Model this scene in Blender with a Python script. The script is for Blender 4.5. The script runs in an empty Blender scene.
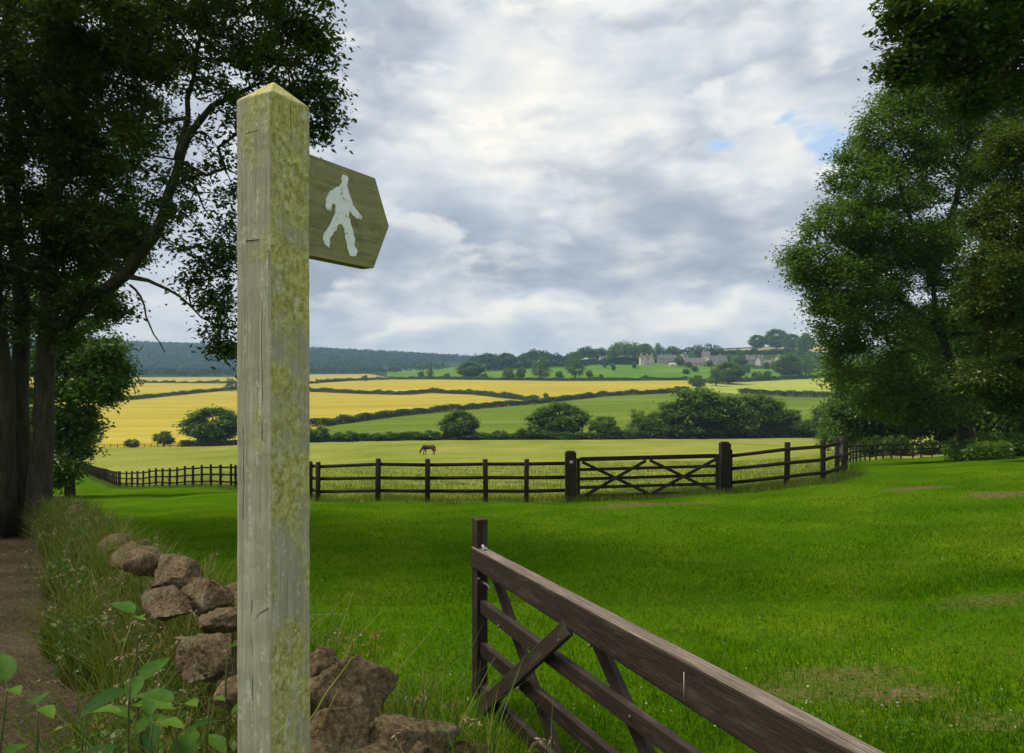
import bpy, bmesh, math, random
import numpy as np
from mathutils import Vector, Matrix, noise as mnoise

C = bpy.context.scene.collection
EYE, F, HZ = 1.65, 683.0, 370.0
rng = np.random.default_rng(7)
random.seed(7)

# ------------------------------------------------------------------ helpers
def link(o, parent=None):
    C.objects.link(o)
    if parent is not None:
        o.parent = parent
    return o

def mk(name, V, Fc, mats, parent=None, smooth=False, mi=None, attrs=None):
    """one mesh object from numpy vertices and faces (array of equal sized faces, or a list of arrays)"""
    V = np.asarray(V, dtype=np.float32).reshape(-1, 3)
    me = bpy.data.meshes.new(name)
    groups = Fc if isinstance(Fc, list) and len(Fc) and isinstance(Fc[0], np.ndarray) and Fc[0].ndim == 2 else [np.asarray(Fc)]
    groups = [g.astype(np.int32) for g in groups if len(g)]
    me.vertices.add(len(V)); me.vertices.foreach_set('co', V.ravel())
    loops = np.concatenate([g.ravel() for g in groups])
    tot = np.concatenate([np.full(len(g), g.shape[1], np.int32) for g in groups])
    st = np.concatenate([[0], np.cumsum(tot)[:-1]]).astype(np.int32)
    me.loops.add(len(loops)); me.loops.foreach_set('vertex_index', loops)
    me.polygons.add(len(tot)); me.polygons.foreach_set('loop_start', st); me.polygons.foreach_set('loop_total', tot)
    if smooth:
        me.polygons.foreach_set('use_smooth', np.ones(len(tot), bool))
    for m in (mats if isinstance(mats, (list, tuple)) else [mats]):
        me.materials.append(m)
    if mi is not None:
        me.polygons.foreach_set('material_index', np.asarray(mi, np.int32))
    for k, a in (attrs or {}).items():
        at = me.attributes.new(k, 'FLOAT', 'POINT'); at.data.foreach_set('value', np.asarray(a, np.float32))
    me.update(calc_edges=True); me.validate()
    return link(bpy.data.objects.new(name, me), parent)

class MB:
    """collects pieces for one mesh"""
    def __init__(s): s.V = []; s.Q = []; s.n = 0
    def add(s, V, Q):
        V = np.asarray(V, float).reshape(-1, 3); s.V.append(V); s.Q.append(np.asarray(Q, int) + s.n); s.n += len(V)
    def box(s, c, dx, dy, dz, ax=None, bev=0.0):
        """box with half-extent vectors; ax = 3 unit axes"""
        A = np.eye(3) if ax is None else np.array(ax, float)
        c = np.array(c, float)
        P = np.array([[sx, sy, sz] for sz in (-1, 1) for sy in (-1, 1) for sx in (-1, 1)], float) * [dx, dy, dz]
        s.add(c + P @ A, [[0, 2, 3, 1], [4, 5, 7, 6], [0, 1, 5, 4], [2, 6, 7, 3], [0, 4, 6, 2], [1, 3, 7, 5]])
    def tube(s, P, R, n=7, cap=True):
        P = np.asarray(P, float); R = np.asarray(R, float)
        k = len(P)
        T = np.gradient(P, axis=0); T /= np.linalg.norm(T, axis=1)[:, None] + 1e-9
        up = np.array([0.31, 0.95, 0.05]) if abs(T[0][2]) > .6 else np.array([0, 0, 1.0])
        A = np.cross(T, up); A /= np.linalg.norm(A, axis=1)[:, None] + 1e-9
        B = np.cross(T, A)
        th = np.linspace(0, 2 * np.pi, n, endpoint=False)
        V = (P[:, None, :] + R[:, None, None] * (np.cos(th)[None, :, None] * A[:, None, :] + np.sin(th)[None, :, None] * B[:, None, :])).reshape(-1, 3)
        i = np.arange(k - 1)[:, None] * n + np.arange(n)[None, :]
        j = np.arange(k - 1)[:, None] * n + (np.arange(n)[None, :] + 1) % n
        s.add(V, np.stack([i, j, j + n, i + n], -1).reshape(-1, 4))
        if n % 2 == 0 and n >= 6:
            for q0, fl in ((0, 1), ((k - 1) * n, 0)):
                for c_ in range(0, n // 2 - 1):
                    f_ = [q0 + c_, q0 + c_ + 1, q0 + n - 2 - c_, q0 + n - 1 - c_]
                    s.Q.append(np.array([f_[::-1] if fl else f_]) + s.n - len(V))
    def frusta(s, P0, P1, R0, R1, n=5):
        P0, P1 = np.asarray(P0, float), np.asarray(P1, float)
        T = P1 - P0; T /= np.linalg.norm(T, axis=1)[:, None] + 1e-9
        up = np.where(np.abs(T[:, 2:3]) > .8, np.array([[1.0, 0, 0]]), np.array([[0, 0, 1.0]]))
        A = np.cross(T, up); A /= np.linalg.norm(A, axis=1)[:, None] + 1e-9
        B = np.cross(T, A)
        th = np.linspace(0, 2 * np.pi, n, endpoint=False)
        ring = np.cos(th)[None, :, None] * A[:, None, :] + np.sin(th)[None, :, None] * B[:, None, :]
        V = np.concatenate([P0[:, None] + ring * np.asarray(R0)[:, None, None], P1[:, None] + ring * np.asarray(R1)[:, None, None]], 1)
        e = np.arange(len(P0))[:, None] * 2 * n
        a = np.arange(n)[None, :]; b = (a + 1) % n
        s.add(V.reshape(-1, 3), np.stack([e + a, e + b, e + b + n, e + a + n], -1).reshape(-1, 4))
    def build(s, name, mats, parent=None, smooth=False):
        return mk(name, np.concatenate(s.V), np.concatenate(s.Q), mats, parent, smooth)

def tag(o, label=None, cat=None, group=None, kind=None):
    if label: o['label'] = label
    if cat: o['category'] = cat
    if group: o['group'] = group
    if kind: o['kind'] = kind
    return o

def empty(name, loc=(0, 0, 0)):
    o = bpy.data.objects.new(name, None); o.empty_display_size = .2; o.location = loc
    return link(o)

def bevel(o, w=.006, seg=2):
    m = o.modifiers.new('b', 'BEVEL'); m.width = w; m.segments = seg; m.limit_method = 'ANGLE'; m.angle_limit = math.radians(40)
    return o

# ------------------------------------------------------------------ materials
class NT:
    def __init__(s, name):
        s.m = bpy.data.materials.new(name); s.m.use_nodes = True
        s.t = s.m.node_tree; s.t.nodes.clear()
        s.out = s.n('ShaderNodeOutputMaterial')
    def n(s, typ, **kw):
        nd = s.t.nodes.new(typ)
        for k, v in kw.items(): setattr(nd, k, v)
        return nd
    def l(s, a, b): s.t.links.new(a, b)
    def coord(s, scale=(1, 1, 1), kind='Object'):
        tc = s.n('ShaderNodeTexCoord'); mp = s.n('ShaderNodeMapping'); mp.inputs['Scale'].default_value = scale
        s.l(tc.outputs[kind], mp.inputs['Vector']); return mp.outputs[0]
    def noise(s, vec, scale=5, detail=4, rough=.55, dist=0.0):
        nz = s.n('ShaderNodeTexNoise'); nz.inputs['Scale'].default_value = scale; nz.inputs['Detail'].default_value = detail
        nz.inputs['Roughness'].default_value = rough; nz.inputs['Distortion'].default_value = dist
        if vec is not None: s.l(vec, nz.inputs['Vector'])
        return nz.outputs['Fac']
    def ramp(s, fac, stops):
        r = s.n('ShaderNodeValToRGB'); e = r.color_ramp.elements
        while len(e) < len(stops): e.new(.5)
        for el, (p, c) in zip(e, stops):
            el.position = p; el.color = (*c, 1) if len(c) == 3 else c
        s.l(fac, r.inputs[0]); return r.outputs[0]
    def mix(s, fac, a, b, blend='MIX'):
        mx = s.n('ShaderNodeMix', data_type='RGBA', blend_type=blend)
        for sock, v in ((mx.inputs[0], fac), (mx.inputs[6], a), (mx.inputs[7], b)):
            if isinstance(v, (int, float)): sock.default_value = v
            elif isinstance(v, tuple): sock.default_value = (*v, 1)
            else: s.l(v, sock)
        return mx.outputs[2]
    def math(s, op, a, b=None):
        mt = s.n('ShaderNodeMath', operation=op)
        for sock, v in ((mt.inputs[0], a), (mt.inputs[1], b)):
            if v is None: continue
            if isinstance(v, (int, float)): sock.default_value = v
            else: s.l(v, sock)
        return mt.outputs[0]
    def attr(s, name):
        a = s.n('ShaderNodeAttribute', attribute_name=name); return a.outputs['Fac']
    def surf(s, col, rough=.8, spec=.3, bump=None, bs=.3, bd=.02):
        b = s.n('ShaderNodeBsdfPrincipled')
        if isinstance(col, tuple): b.inputs['Base Color'].default_value = (*col, 1)
        else: s.l(col, b.inputs['Base Color'])
        b.inputs['Roughness'].default_value = rough; b.inputs['Specular IOR Level'].default_value = spec
        if bump is not None:
            bp = s.n('ShaderNodeBump'); bp.inputs['Strength'].default_value = bs; bp.inputs['Distance'].default_value = bd
            s.l(bump, bp.inputs['Height']); s.l(bp.outputs[0], b.inputs['Normal'])
        s.l(b.outputs[0], s.out.inputs['Surface']); return s.m

def leaf_mat(name, stops, trans=.35, tcol=(.10, .22, .01), gloss=.06, nscale=.35, nw=.45):
    t = NT(name)
    g = t.n('ShaderNodeNewGeometry')
    nz = t.noise(t.coord(), nscale, 2 if nw < .5 else 5)
    f = t.math('ADD', t.math('MULTIPLY', g.outputs['Random Per Island'], 1 - nw), t.math('MULTIPLY', nz, nw))
    col = t.ramp(f, stops)
    d = t.n('ShaderNodeBsdfDiffuse'); t.l(col, d.inputs[0])
    tr = t.n('ShaderNodeBsdfTranslucent'); t.l(t.mix(.6, col, tcol), tr.inputs[0])
    m1 = t.n('ShaderNodeMixShader'); m1.inputs[0].default_value = trans
    t.l(d.outputs[0], m1.inputs[1]); t.l(tr.outputs[0], m1.inputs[2])
    gl = t.n('ShaderNodeBsdfGlossy'); gl.inputs['Roughness'].default_value = .45; gl.inputs[0].default_value = (.8, .9, .8, 1)
    m2 = t.n('ShaderNodeMixShader'); m2.inputs[0].default_value = gloss
    t.l(m1.outputs[0], m2.inputs[1]); t.l(gl.outputs[0], m2.inputs[2])
    t.l(m2.outputs[0], t.out.inputs['Surface']); return t.m

def ground_mat(name, stops, scale, detail=6, fine=None, fine_amt=.35, bump=.4, bd=.03, stretch=(1, 1, 1), bare=None):
    t = NT(name)
    co = t.coord(stretch)
    a = t.noise(co, scale, detail, .6)
    b = t.noise(t.coord(), fine or scale * 12, 4, .65)
    f = t.math('ADD', t.math('MULTIPLY', a, 1 - fine_amt), t.math('MULTIPLY', b, fine_amt))
    col = t.ramp(f, stops)
    if stretch[1] > 2.5:
        wv = t.n('ShaderNodeTexWave'); wv.inputs['Scale'].default_value = .035; wv.inputs['Distortion'].default_value = 2.5; wv.inputs['Detail'].default_value = 3; wv.inputs['Detail Scale'].default_value = .6
        mp_ = t.n('ShaderNodeMapping'); mp_.inputs['Rotation'].default_value = (0, 0, 1.2); tc_ = t.n('ShaderNodeTexCoord'); t.l(tc_.outputs['Object'], mp_.inputs['Vector']); t.l(mp_.outputs[0], wv.inputs['Vector'])
        col = t.mix(t.math('MULTIPLY', t.ramp(wv.outputs['Fac'], [(.55, (0, 0, 0)), (1, (1, 1, 1))]), .42), col, (.24, .20, .03))
    if bare:
        at = t.math('MULTIPLY', t.attr('bare'), t.math('ADD', t.math('MULTIPLY', b, 1.6), -.1))
        col = t.mix(t.ramp(at, [(.25, (0, 0, 0)), (.6, (1, 1, 1))]), col, t.ramp(b, bare))
    return t.surf(col, 1, 0, b, bump, bd)

M = {}
M['lawn'] = ground_mat('mown_grass', [(.32, (.026, .072, .002)), (.5, (.052, .118, .003)), (.66, (.12, .175, .007))], .5, fine=22, fine_amt=.5,
                       bare=[(.3, (.05, .035, .015)), (.5, (.12, .085, .04)), (.7, (.17, .15, .05))])
M['paddock'] = ground_mat('pasture_grass', [(.34, (.115, .16, .018)), (.5, (.215, .24, .042)), (.66, (.34, .305, .085))], .055, fine=2.2, fine_amt=.45, stretch=(1, .5, 1), bump=.5, bd=.1)
M['wheat'] = ground_mat('ripe_wheat', [(.32, (.31, .245, .025)), (.5, (.43, .34, .045)), (.68, (.53, .43, .085))], .02, fine=.35, fine_amt=.35, stretch=(.35, 2.6, 1), bump=.4, bd=.2)
M['wheat_pale'] = ground_mat('pale_wheat', [(.3, (.33, .265, .055)), (.5, (.41, .33, .08)), (.7, (.49, .40, .11))], .02, fine=.3, fine_amt=.3, stretch=(.35, 2.6, 1), bump=.3, bd=.2)
M['green'] = ground_mat('green_crop', [(.32, (.075, .130, .012)), (.5, (.125, .18, .020)), (.68, (.20, .24, .04))], .02, fine=.3, fine_amt=.35, stretch=(.4, 1.5, 1), bump=.4, bd=.2)
M['park'] = ground_mat('parkland_grass', [(.32, (.065, .145, .014)), (.5, (.105, .205, .020)), (.68, (.17, .25, .035))], .012, fine=.15, fine_amt=.3, bump=.3, bd=.2)
M['hay'] = ground_mat('cut_hay_grass', [(.3, (.21, .27, .03)), (.5, (.33, .37, .07)), (.7, (.42, .42, .12))], .015, fine=.2, fine_amt=.3, stretch=(.4, 2, 1), bump=.3, bd=.2)
M['stubble'] = ground_mat('stubble', [(.3, (.42, .33, .15)), (.7, (.55, .44, .22))], .02, fine=.2, bump=.3, bd=.2)
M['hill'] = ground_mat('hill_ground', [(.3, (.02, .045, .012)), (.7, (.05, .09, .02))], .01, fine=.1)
M['path'] = ground_mat('dry_litter', [(.28, (.022, .018, .011)), (.48, (.064, .051, .031)), (.7, (.15, .122, .074))], .9, fine=38, fine_amt=.62, bump=.9, bd=.03, stretch=(1, 2.2, 1))

M['earth'] = ground_mat('mossy_wall_earth', [(.32, (.022, .016, .009)), (.46, (.07, .05, .027)), (.56, (.075, .075, .02)), (.7, (.16, .125, .07))], 3.0, fine=45, fine_amt=.5, bump=1.0, bd=.04)
M['ash'] = leaf_mat('dark_leaf', [(.25, (.024, .056, .008)), (.47, (.060, .124, .013)), (.72, (.135, .22, .026))], .42, (.16, .32, .02), .025)
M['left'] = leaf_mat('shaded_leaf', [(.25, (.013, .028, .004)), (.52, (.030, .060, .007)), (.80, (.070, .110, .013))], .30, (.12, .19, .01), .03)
M['olive'] = leaf_mat('olive_leaf', [(.25, (.022, .044, .003)), (.55, (.048, .088, .007)), (.85, (.105, .145, .012))], .32, (.14, .2, .01), .03)
M['fresh'] = leaf_mat('green_leaf', [(.25, (.024, .060, .005)), (.55, (.045, .105, .009)), (.85, (.095, .165, .015))], .36, (.14, .28, .015), .03)
M['tree'] = leaf_mat('tree_leaf', [(.25, (.026, .064, .009)), (.46, (.072, .145, .017)), (.70, (.155, .245, .032))], .40, (.15, .30, .02), .02, 4)
M['hedge'] = leaf_mat('hedge_leaf', [(.25, (.028, .064, .008)), (.5, (.062, .125, .015)), (.78, (.13, .195, .028))], .25, (.08, .16, .01), .03, .2)
M['bush'] = leaf_mat('bush_leaf', [(.25, (.036, .080, .010)), (.5, (.070, .140, .016)), (.78, (.13, .20, .028))], .28, (.10, .2, .01), .03, 3)
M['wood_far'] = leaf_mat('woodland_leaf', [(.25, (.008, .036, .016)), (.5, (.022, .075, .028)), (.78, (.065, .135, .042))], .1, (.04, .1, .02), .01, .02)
M['blade'] = leaf_mat('grass_blade', [(.32, (.016, .058, .001)), (.47, (.050, .138, .002)), (.60, (.135, .215, .005)), (.76, (.28, .27, .06))], .40, (.13, .31, .002), .0, .9, .62)
M['rough'] = leaf_mat('rough_grass_blade', [(.2, (.065, .12, .008)), (.55, (.125, .17, .018)), (.85, (.24, .24, .055))], .35, (.2, .3, .02), .03, .6)
M['weed'] = leaf_mat('tall_weed_blade', [(.24, (.022, .068, .003)), (.42, (.072, .145, .006)), (.58, (.17, .195, .016)), (.78, (.30, .215, .055))], .3, (.12, .2, .01), .03, 1.2)
M['litter'] = leaf_mat('dead_grass_litter', [(.2, (.045, .032, .017)), (.6, (.12, .088, .048)), (.9, (.22, .17, .10))], .1, (.2, .15, .08), 0, 3)
M['clover'] = leaf_mat('clover_leaf', [(.2, (.020, .065, .004)), (.6, (.045, .13, .010)), (.9, (.09, .19, .02))], .3, (.12, .3, .01), .01, 2)
M['petal'] = leaf_mat('pale_petal', [(.2, (.28, .28, .16)), (.8, (.48, .47, .36))], .3, (.5, .5, .4), 0, 2)
M['straw'] = leaf_mat('dry_straw', [(.2, (.09, .062, .032)), (.55, (.22, .16, .085)), (.8, (.40, .32, .19))], .15, (.3, .2, .1), .02, 3)
M['dockseed'] = leaf_mat('rusty_seed', [(.2, (.16, .10, .02)), (.6, (.26, .16, .03)), (.9, (.32, .25, .05))], .2, (.3, .2, .05), .02, 3)

def bark(name, a, b, sc=3.0):
    t = NT(name); co = t.coord((1, 1, .22))
    n1 = t.noise(co, sc * 4, 6, .7); n2 = t.noise(t.coord(), 1.2, 3)
    col = t.mix(t.math('MULTIPLY', n2, .6), t.ramp(n1, [(.35, a), (.7, b)]), (.03, .045, .012))
    return t.surf(col, .9, .15, n1, .8, .03)
M['bark'] = bark('bark', (.022, .017, .012), (.085, .068, .05))
M['bark_pale'] = bark('bark_grey', (.035, .028, .02), (.125, .105, .08))

def timber(name, dark, light, top=None, age=1.0):
    """dark stained timber; grain along local x"""
    t = NT(name)
    n1 = t.noise(t.coord((4.0, 34, 34)), 1.0, 6, .7, 1.4); n2 = t.noise(t.coord((1, 1, 1)), 2.4, 4); n3 = t.noise(t.coord((3, 160, 160)), 1, 3, .7)
    col = t.mix(.45, t.ramp(n1, [(.35, dark), (.66, light)]), t.ramp(n2, [(.3, dark), (.75, light)]))
    if top:   # upward faces coloured paler: the sky's brightness put into the wood colour
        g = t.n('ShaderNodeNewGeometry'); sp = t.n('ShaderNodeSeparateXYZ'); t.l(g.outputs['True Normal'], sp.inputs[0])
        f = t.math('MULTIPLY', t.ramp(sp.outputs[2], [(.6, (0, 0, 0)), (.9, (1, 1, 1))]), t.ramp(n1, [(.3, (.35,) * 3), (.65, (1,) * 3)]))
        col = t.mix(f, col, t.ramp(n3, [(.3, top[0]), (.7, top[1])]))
    oi = t.n('ShaderNodeObjectInfo'); n4 = t.noise(t.coord((1.5, 6, 6)), 3.2, 5, .7)
    col = t.mix(t.math('MULTIPLY', oi.outputs['Random'], .35 * age), col, t.mix(.5, col, (.16, .13, .105)))
    col = t.mix(t.ramp(n4, [(.52, (0, 0, 0)), (.70, (.45 * age,) * 3)]), col, (.13, .115, .085))
    h = t.math('ADD', t.math('MULTIPLY', n1, .7), t.math('MULTIPLY', n3, .5))
    return t.surf(col, .72, .25, h, .55, .012)
M['fence'] = timber('stained_fence_wood', (.009, .006, .004), (.028, .018, .012), None, .35)
M['gate'] = timber('stained_gate_wood', (.010, .0055, .0035), (.042, .025, .016))
M['gate_top'] = timber('sky_paled_gate_rail', (.009, .0055, .0035), (.060, .036, .024), ((.05, .034, .025), (.42, .33, .26)))  # pale top tones stand in for skylight on the rail

def oak(name, lichen_lo, lichen_hi, z0, z1):
    """silvery weathered oak with yellow-green lichen, growing more towards the top"""
    t = NT(name)
    grain = t.noise(t.coord((55, 55, 2.0)), 1.0, 6, .7, .5); fine = t.noise(t.coord((190, 190, 5)), 1.0, 3, .7)
    blot = t.noise(t.coord((1, 1, .55)), 11, 8, .72); speck = t.noise(t.coord((1, 1, .8)), 85, 4, .7); big = t.noise(t.coord((1, 1, .5)), 4.5, 3)
    gf = t.math('ADD', t.math('MULTIPLY', grain, .6), t.math('MULTIPLY', fine, .4))
    wood = t.ramp(gf, [(.26, (.17, .145, .095)), (.46, (.375, .335, .25)), (.66, (.54, .49, .385))])
    lich = t.ramp(speck, [(.34, (.24, .22, .045)), (.52, (.49, .455, .13)), (.72, (.72, .68, .36))])
    tc = t.n('ShaderNodeTexCoord'); sp = t.n('ShaderNodeSeparateXYZ'); t.l(tc.outputs['Object'], sp.inputs[0])
    mr = t.n('ShaderNodeMapRange'); mr.inputs[1].default_value = z0; mr.inputs[2].default_value = z1
    mr.inputs[3].default_value = lichen_lo; mr.inputs[4].default_value = lichen_hi; t.l(sp.outputs[2], mr.inputs[0])
    f = t.math('ADD', t.math('ADD', t.math('MULTIPLY', blot, 1.1), t.math('MULTIPLY', big, 1.3)), mr.outputs[0])
    f = t.ramp(t.math('SUBTRACT', f, 1.2), [(.42, (0, 0, 0)), (.62, (1, 1, 1))])
    col = t.mix(t.math('MULTIPLY', f, .92), wood, lich)
    pale = t.ramp(t.math('ADD', t.math('MULTIPLY', t.noise(t.coord((1, 1, .22)), 30, 5, .7), .55), t.math('MULTIPLY', speck, .45)), [(.545, (0, 0, 0)), (.61, (1, 1, 1))])
    col = t.mix(t.math('MULTIPLY', pale, .8), col, (.62, .60, .48))
    h = t.math('ADD', gf, t.math('MULTIPLY', t.math('MULTIPLY', f, speck), .7))
    return t.surf(col, .88, .2, h, .75, .006)
M['oak_grey'] = oak('weathered_oak_face', .08, .40, .2, 2.1)
M['oak_lichen'] = oak('lichened_oak_face', .40, .56, .2, 1.9)
M['oak_board'] = oak('sign_board_oak', .40, .46, -1, 1)

def oak_board():
    t = NT('routed_board'); n1 = t.noise(t.coord((4, 60, 60)), 1, 6, .7, .4); n2 = t.noise(t.coord(), 22, 6, .7); n3 = t.noise(t.coord(), 120, 3, .7)
    col = t.ramp(t.math('ADD', t.math('MULTIPLY', n1, .55), t.math('MULTIPLY', n2, .45)), [(.34, (.155, .138, .065)), (.5, (.275, .25, .125)), (.66, (.39, .36, .20))])
    col = t.mix(t.ramp(n2, [(.5, (0, 0, 0)), (.68, (.75,) * 3)]), col, (.23, .24, .035))
    return t.surf(col, .88, .2, t.math('ADD', n1, t.math('MULTIPLY', n3, .6)), .6, .005)
M['board'] = oak_board()
def white_paint():
    t = NT('worn_white_paint'); n2 = t.noise(t.coord(), 42, 6, .75); n3 = t.noise(t.coord((6, 70, 70)), 1, 4)
    col = t.mix(t.ramp(n2, [(.565, (0, 0, 0)), (.62, (.85,) * 3)]), (.92, .93, .93), (.27, .25, .10))
    col = t.mix(t.ramp(n3, [(.5, (0, 0, 0)), (.8, (.25,) * 3)]), col, (.55, .55, .50))
    return t.surf(col, .7, .3, n3, .3, .003)
M['white'] = white_paint()

def stone_mat():
    t = NT('weathered_sandstone'); a = t.noise(t.coord(), 5, 6, .65, .3); b = t.noise(t.coord(), 60, 5, .75); c = t.noise(t.coord(), 9, 4)
    f = t.math('ADD', t.math('MULTIPLY', a, .45), t.math('MULTIPLY', b, .55))
    col = t.ramp(f, [(.36, (.030, .020, .011)), (.46, (.115, .078, .042)), (.56, (.235, .172, .098)), (.66, (.42, .345, .22))])
    col = t.mix(t.ramp(c, [(.54, (0, 0, 0)), (.66, (.7,) * 3)]), col, t.ramp(b, [(.35, (.045, .055, .015)), (.65, (.22, .22, .13))]))
    return t.surf(col, .95, .1, f, 1.0, .035)
M['stone'] = stone_mat()
def simple(name, a, b, sc, rough=.9, stretch=(1, 1, 1), bs=.3, bd=.02):
    t = NT(name); n = t.noise(t.coord(stretch), sc, 5, .65)
    return t.surf(t.ramp(n, [(.32, a), (.68, b)]), rough, .2, n, bs, bd)
M['wall'] = simple('cottage_stone', (.34, .31, .25), (.54, .50, .42), .8, bd=.1)
M['wall_pale'] = simple('pale_cottage_stone', (.50, .45, .36), (.68, .62, .52), .8, bd=.1)
M['render'] = simple('cream_render', (.62, .58, .50), (.72, .68, .60), .7)
M['roof'] = simple('stone_slate_roof', (.11, .11, .11), (.21, .20, .195), .9, stretch=(1, 1, 3))
M['roof_warm'] = simple('brown_tile_roof', (.13, .115, .105), (.22, .19, .175), .9)
M['window'] = simple('dark_window_glass', (.02, .022, .026), (.04, .044, .05), 1, .2)
M['metal'] = simple('galvanised_steel', (.30, .30, .30), (.48, .48, .47), 30, .5)
M['rust'] = simple('rusty_bolt_head', (.07, .05, .04), (.22, .19, .17), 60, .6)
M['sack'] = simple('stained_sacking', (.035, .022, .016), (.42, .38, .34), 4.5, .95)

def broadleaf():
    t = NT('broad_leaf'); g = t.n('ShaderNodeNewGeometry'); nz = t.noise(t.coord(), 30, 4)
    col = t.ramp(t.math('ADD', t.math('MULTIPLY', g.outputs['Random Per Island'], .6), t.math('MULTIPLY', nz, .4)), [(.2, (.011, .048, .004)), (.5, (.026, .088, .006)), (.85, (.10, .18, .012))])
    b = t.n('ShaderNodeBsdfPrincipled'); t.l(col, b.inputs['Base Color']); b.inputs['Roughness'].default_value = .6; b.inputs['Specular IOR Level'].default_value = .12
    bp = t.n('ShaderNodeBump'); bp.inputs['Strength'].default_value = .35; bp.inputs['Distance'].default_value = .004
    t.l(nz, bp.inputs['Height']); t.l(bp.outputs[0], b.inputs['Normal'])
    tr = t.n('ShaderNodeBsdfTranslucent'); tr.inputs[0].default_value = (.14, .32, .02, 1)
    mx = t.n('ShaderNodeMixShader'); mx.inputs[0].default_value = .25
    t.l(b.outputs[0], mx.inputs[1]); t.l(tr.outputs[0], mx.inputs[2]); t.l(mx.outputs[0], t.out.inputs['Surface']); return t.m
M['broad'] = broadleaf()
M['stem'] = simple('plant_stem', (.05, .085, .02), (.13, .12, .04), 20)

# ------------------------------------------------------------------ terrain shape: slope as a function of bearing and distance
YN = np.array([1.5, 4.3, 10, 19, 35, 50, 100, 190, 230, 300, 380, 500, 600, 750, 900, 1100, 1400, 1900, 2600, 3200, 3700.])
COL = {
    -60: [0, 706, 557, 512, 495, 488, 469, 450, 445, 432, 420, 406, 397, 388, 382, 378, 375, 370, 342, 343, 350],
    120: [0, 706, 557, 510, 494, 490, 468, 448, 444, 432, 420, 406, 397, 388, 382, 378, 375, 370, 344, 345, 352],
    235: [0, 706, 557, 506, 488, 478, 463, 447, 442, 431, 419, 405, 396, 387, 381, 377, 374, 370, 348, 349, 354],
    300: [0, 706, 557, 505, 484, 474, 460, 443, 439, 427, 416, 403, 395, 386, 380, 376, 374, 370, 350, 350.5, 354],
    400: [0, 706, 557, 504, 482, 472, 455, 441, 436, 424, 414, 402, 394, 386, 380, 377, 374, 370, 355, 356, 359],
    512: [0, 706, 557, 503, 480, 469, 456, 440, 436, 424, 411, 398, 390, 380, 371, 364, 363, 366, 362, 362, 363],
    620: [0, 706, 557, 500, 478, 468, 455, 440, 435, 420, 408, 396, 387, 379, 366, 359, 357, 359, 361, 362, 363],
    700: [0, 706, 557, 495, 476, 467, 454, 439, 434, 420, 406, 395, 387, 378, 366, 355, 349, 350, 352, 354, 356],
    760: [0, 706, 556, 490, 474, 465, 453, 439, 432, 420, 408, 397, 389, 379, 366, 354, 346, 348, 350, 352, 354],
    850: [0, 706, 552, 480, 467, 459.5, 450, 438, 431, 419, 408, 398, 390, 379, 366, 354, 345, 347, 350, 352, 354],
    940: [0, 700, 545, 472, 463, 459, 448, 437, 430, 418, 408, 398, 390, 378, 366, 354, 345, 347, 350, 352, 354],
    1024: [0, 695, 535, 468, 456, 450, 440, 433, 427, 416, 406, 396, 388, 376, 364, 352, 344, 346, 350, 352, 354],
    1300: [0, 690, 525, 460, 445, 440, 435, 428, 422, 412, 402, 392, 384, 372, 360, 350, 342, 345, 350, 352, 354]}
LY = np.log(YN)
PXK = np.array(sorted(COL))
QT = np.array([(np.array(COL[k], float) - HZ) / F - EYE / YN for k in PXK]); QT[:, 0] = .108
gx = np.arange(-60, 1301, 5.0); gl = np.arange(LY[0], LY[-1] + .01, .02)
Q1 = np.array([np.interp(gl, LY, q) for q in QT])
QG = np.array([np.interp(gx, PXK, Q1[:, j]) for j in range(len(gl))]).T
def blur(a, s, ax):
    k = np.exp(-.5 * (np.arange(-3 * s, 3 * s + 1) / s) ** 2); k /= k.sum()
    pad = [(0, 0), (0, 0)]; pad[ax] = (3 * s, 3 * s)
    return np.apply_along_axis(lambda v: np.convolve(v, k, 'valid'), ax, np.pad(a, pad, 'edge'))
QG = blur(blur(QG, 4, 0), 3, 1)
def qv(px, Y):
    u = np.clip((px - gx[0]) / 5.0, 0, len(gx) - 1.001); v = np.clip((np.log(np.maximum(Y, 1.5)) - gl[0]) / .02, 0, len(gl) - 1.001)
    i = u.astype(int); j = v.astype(int); a = u - i; b = v - j
    return (QG[i, j] * (1 - a) * (1 - b) + QG[i + 1, j] * a * (1 - b) + QG[i, j + 1] * (1 - a) * b + QG[i + 1, j + 1] * a * b)
def ground(X, Y):
    X = np.asarray(X, float); Y = np.asarray(Y, float)
    X, Y = np.broadcast_arrays(X, Y)
    Yc = np.maximum(Y, 1.5)
    z = -qv(512 + F * X / Yc, Yc) * Y
    bump = .035 * np.sin(X * .9 + 1.3 * np.sin(Y * .7)) * np.sin(Y * .8 + .5) + .02 * np.sin(X * 2.3 + Y * 1.1)
    return z + bump * np.clip(Y / 4, 0, 1)
def G(px, Y):
    X = (px - 512) / F * Y
    return np.array([X, Y, float(ground(X, Y))])
def P(px, py, Y):
    return np.array([(px - 512) / F * Y, Y, EYE - (py - HZ) / F * Y])
YS = np.exp(np.arange(math.log(2.5), math.log(3600), .004))
def inv(px, py, lo=19.0):
    """distance at which the ground along bearing px shows at picture height py"""
    q = HZ + F * (qv(np.full_like(YS, px), YS) + EYE / YS)
    ok = np.where((q <= py) & (YS >= lo))[0]
    return float(YS[ok[0]]) if len(ok) else 3000.0

def wallx(Y): return -.31 - .785 * (Y - 2.3)

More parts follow.
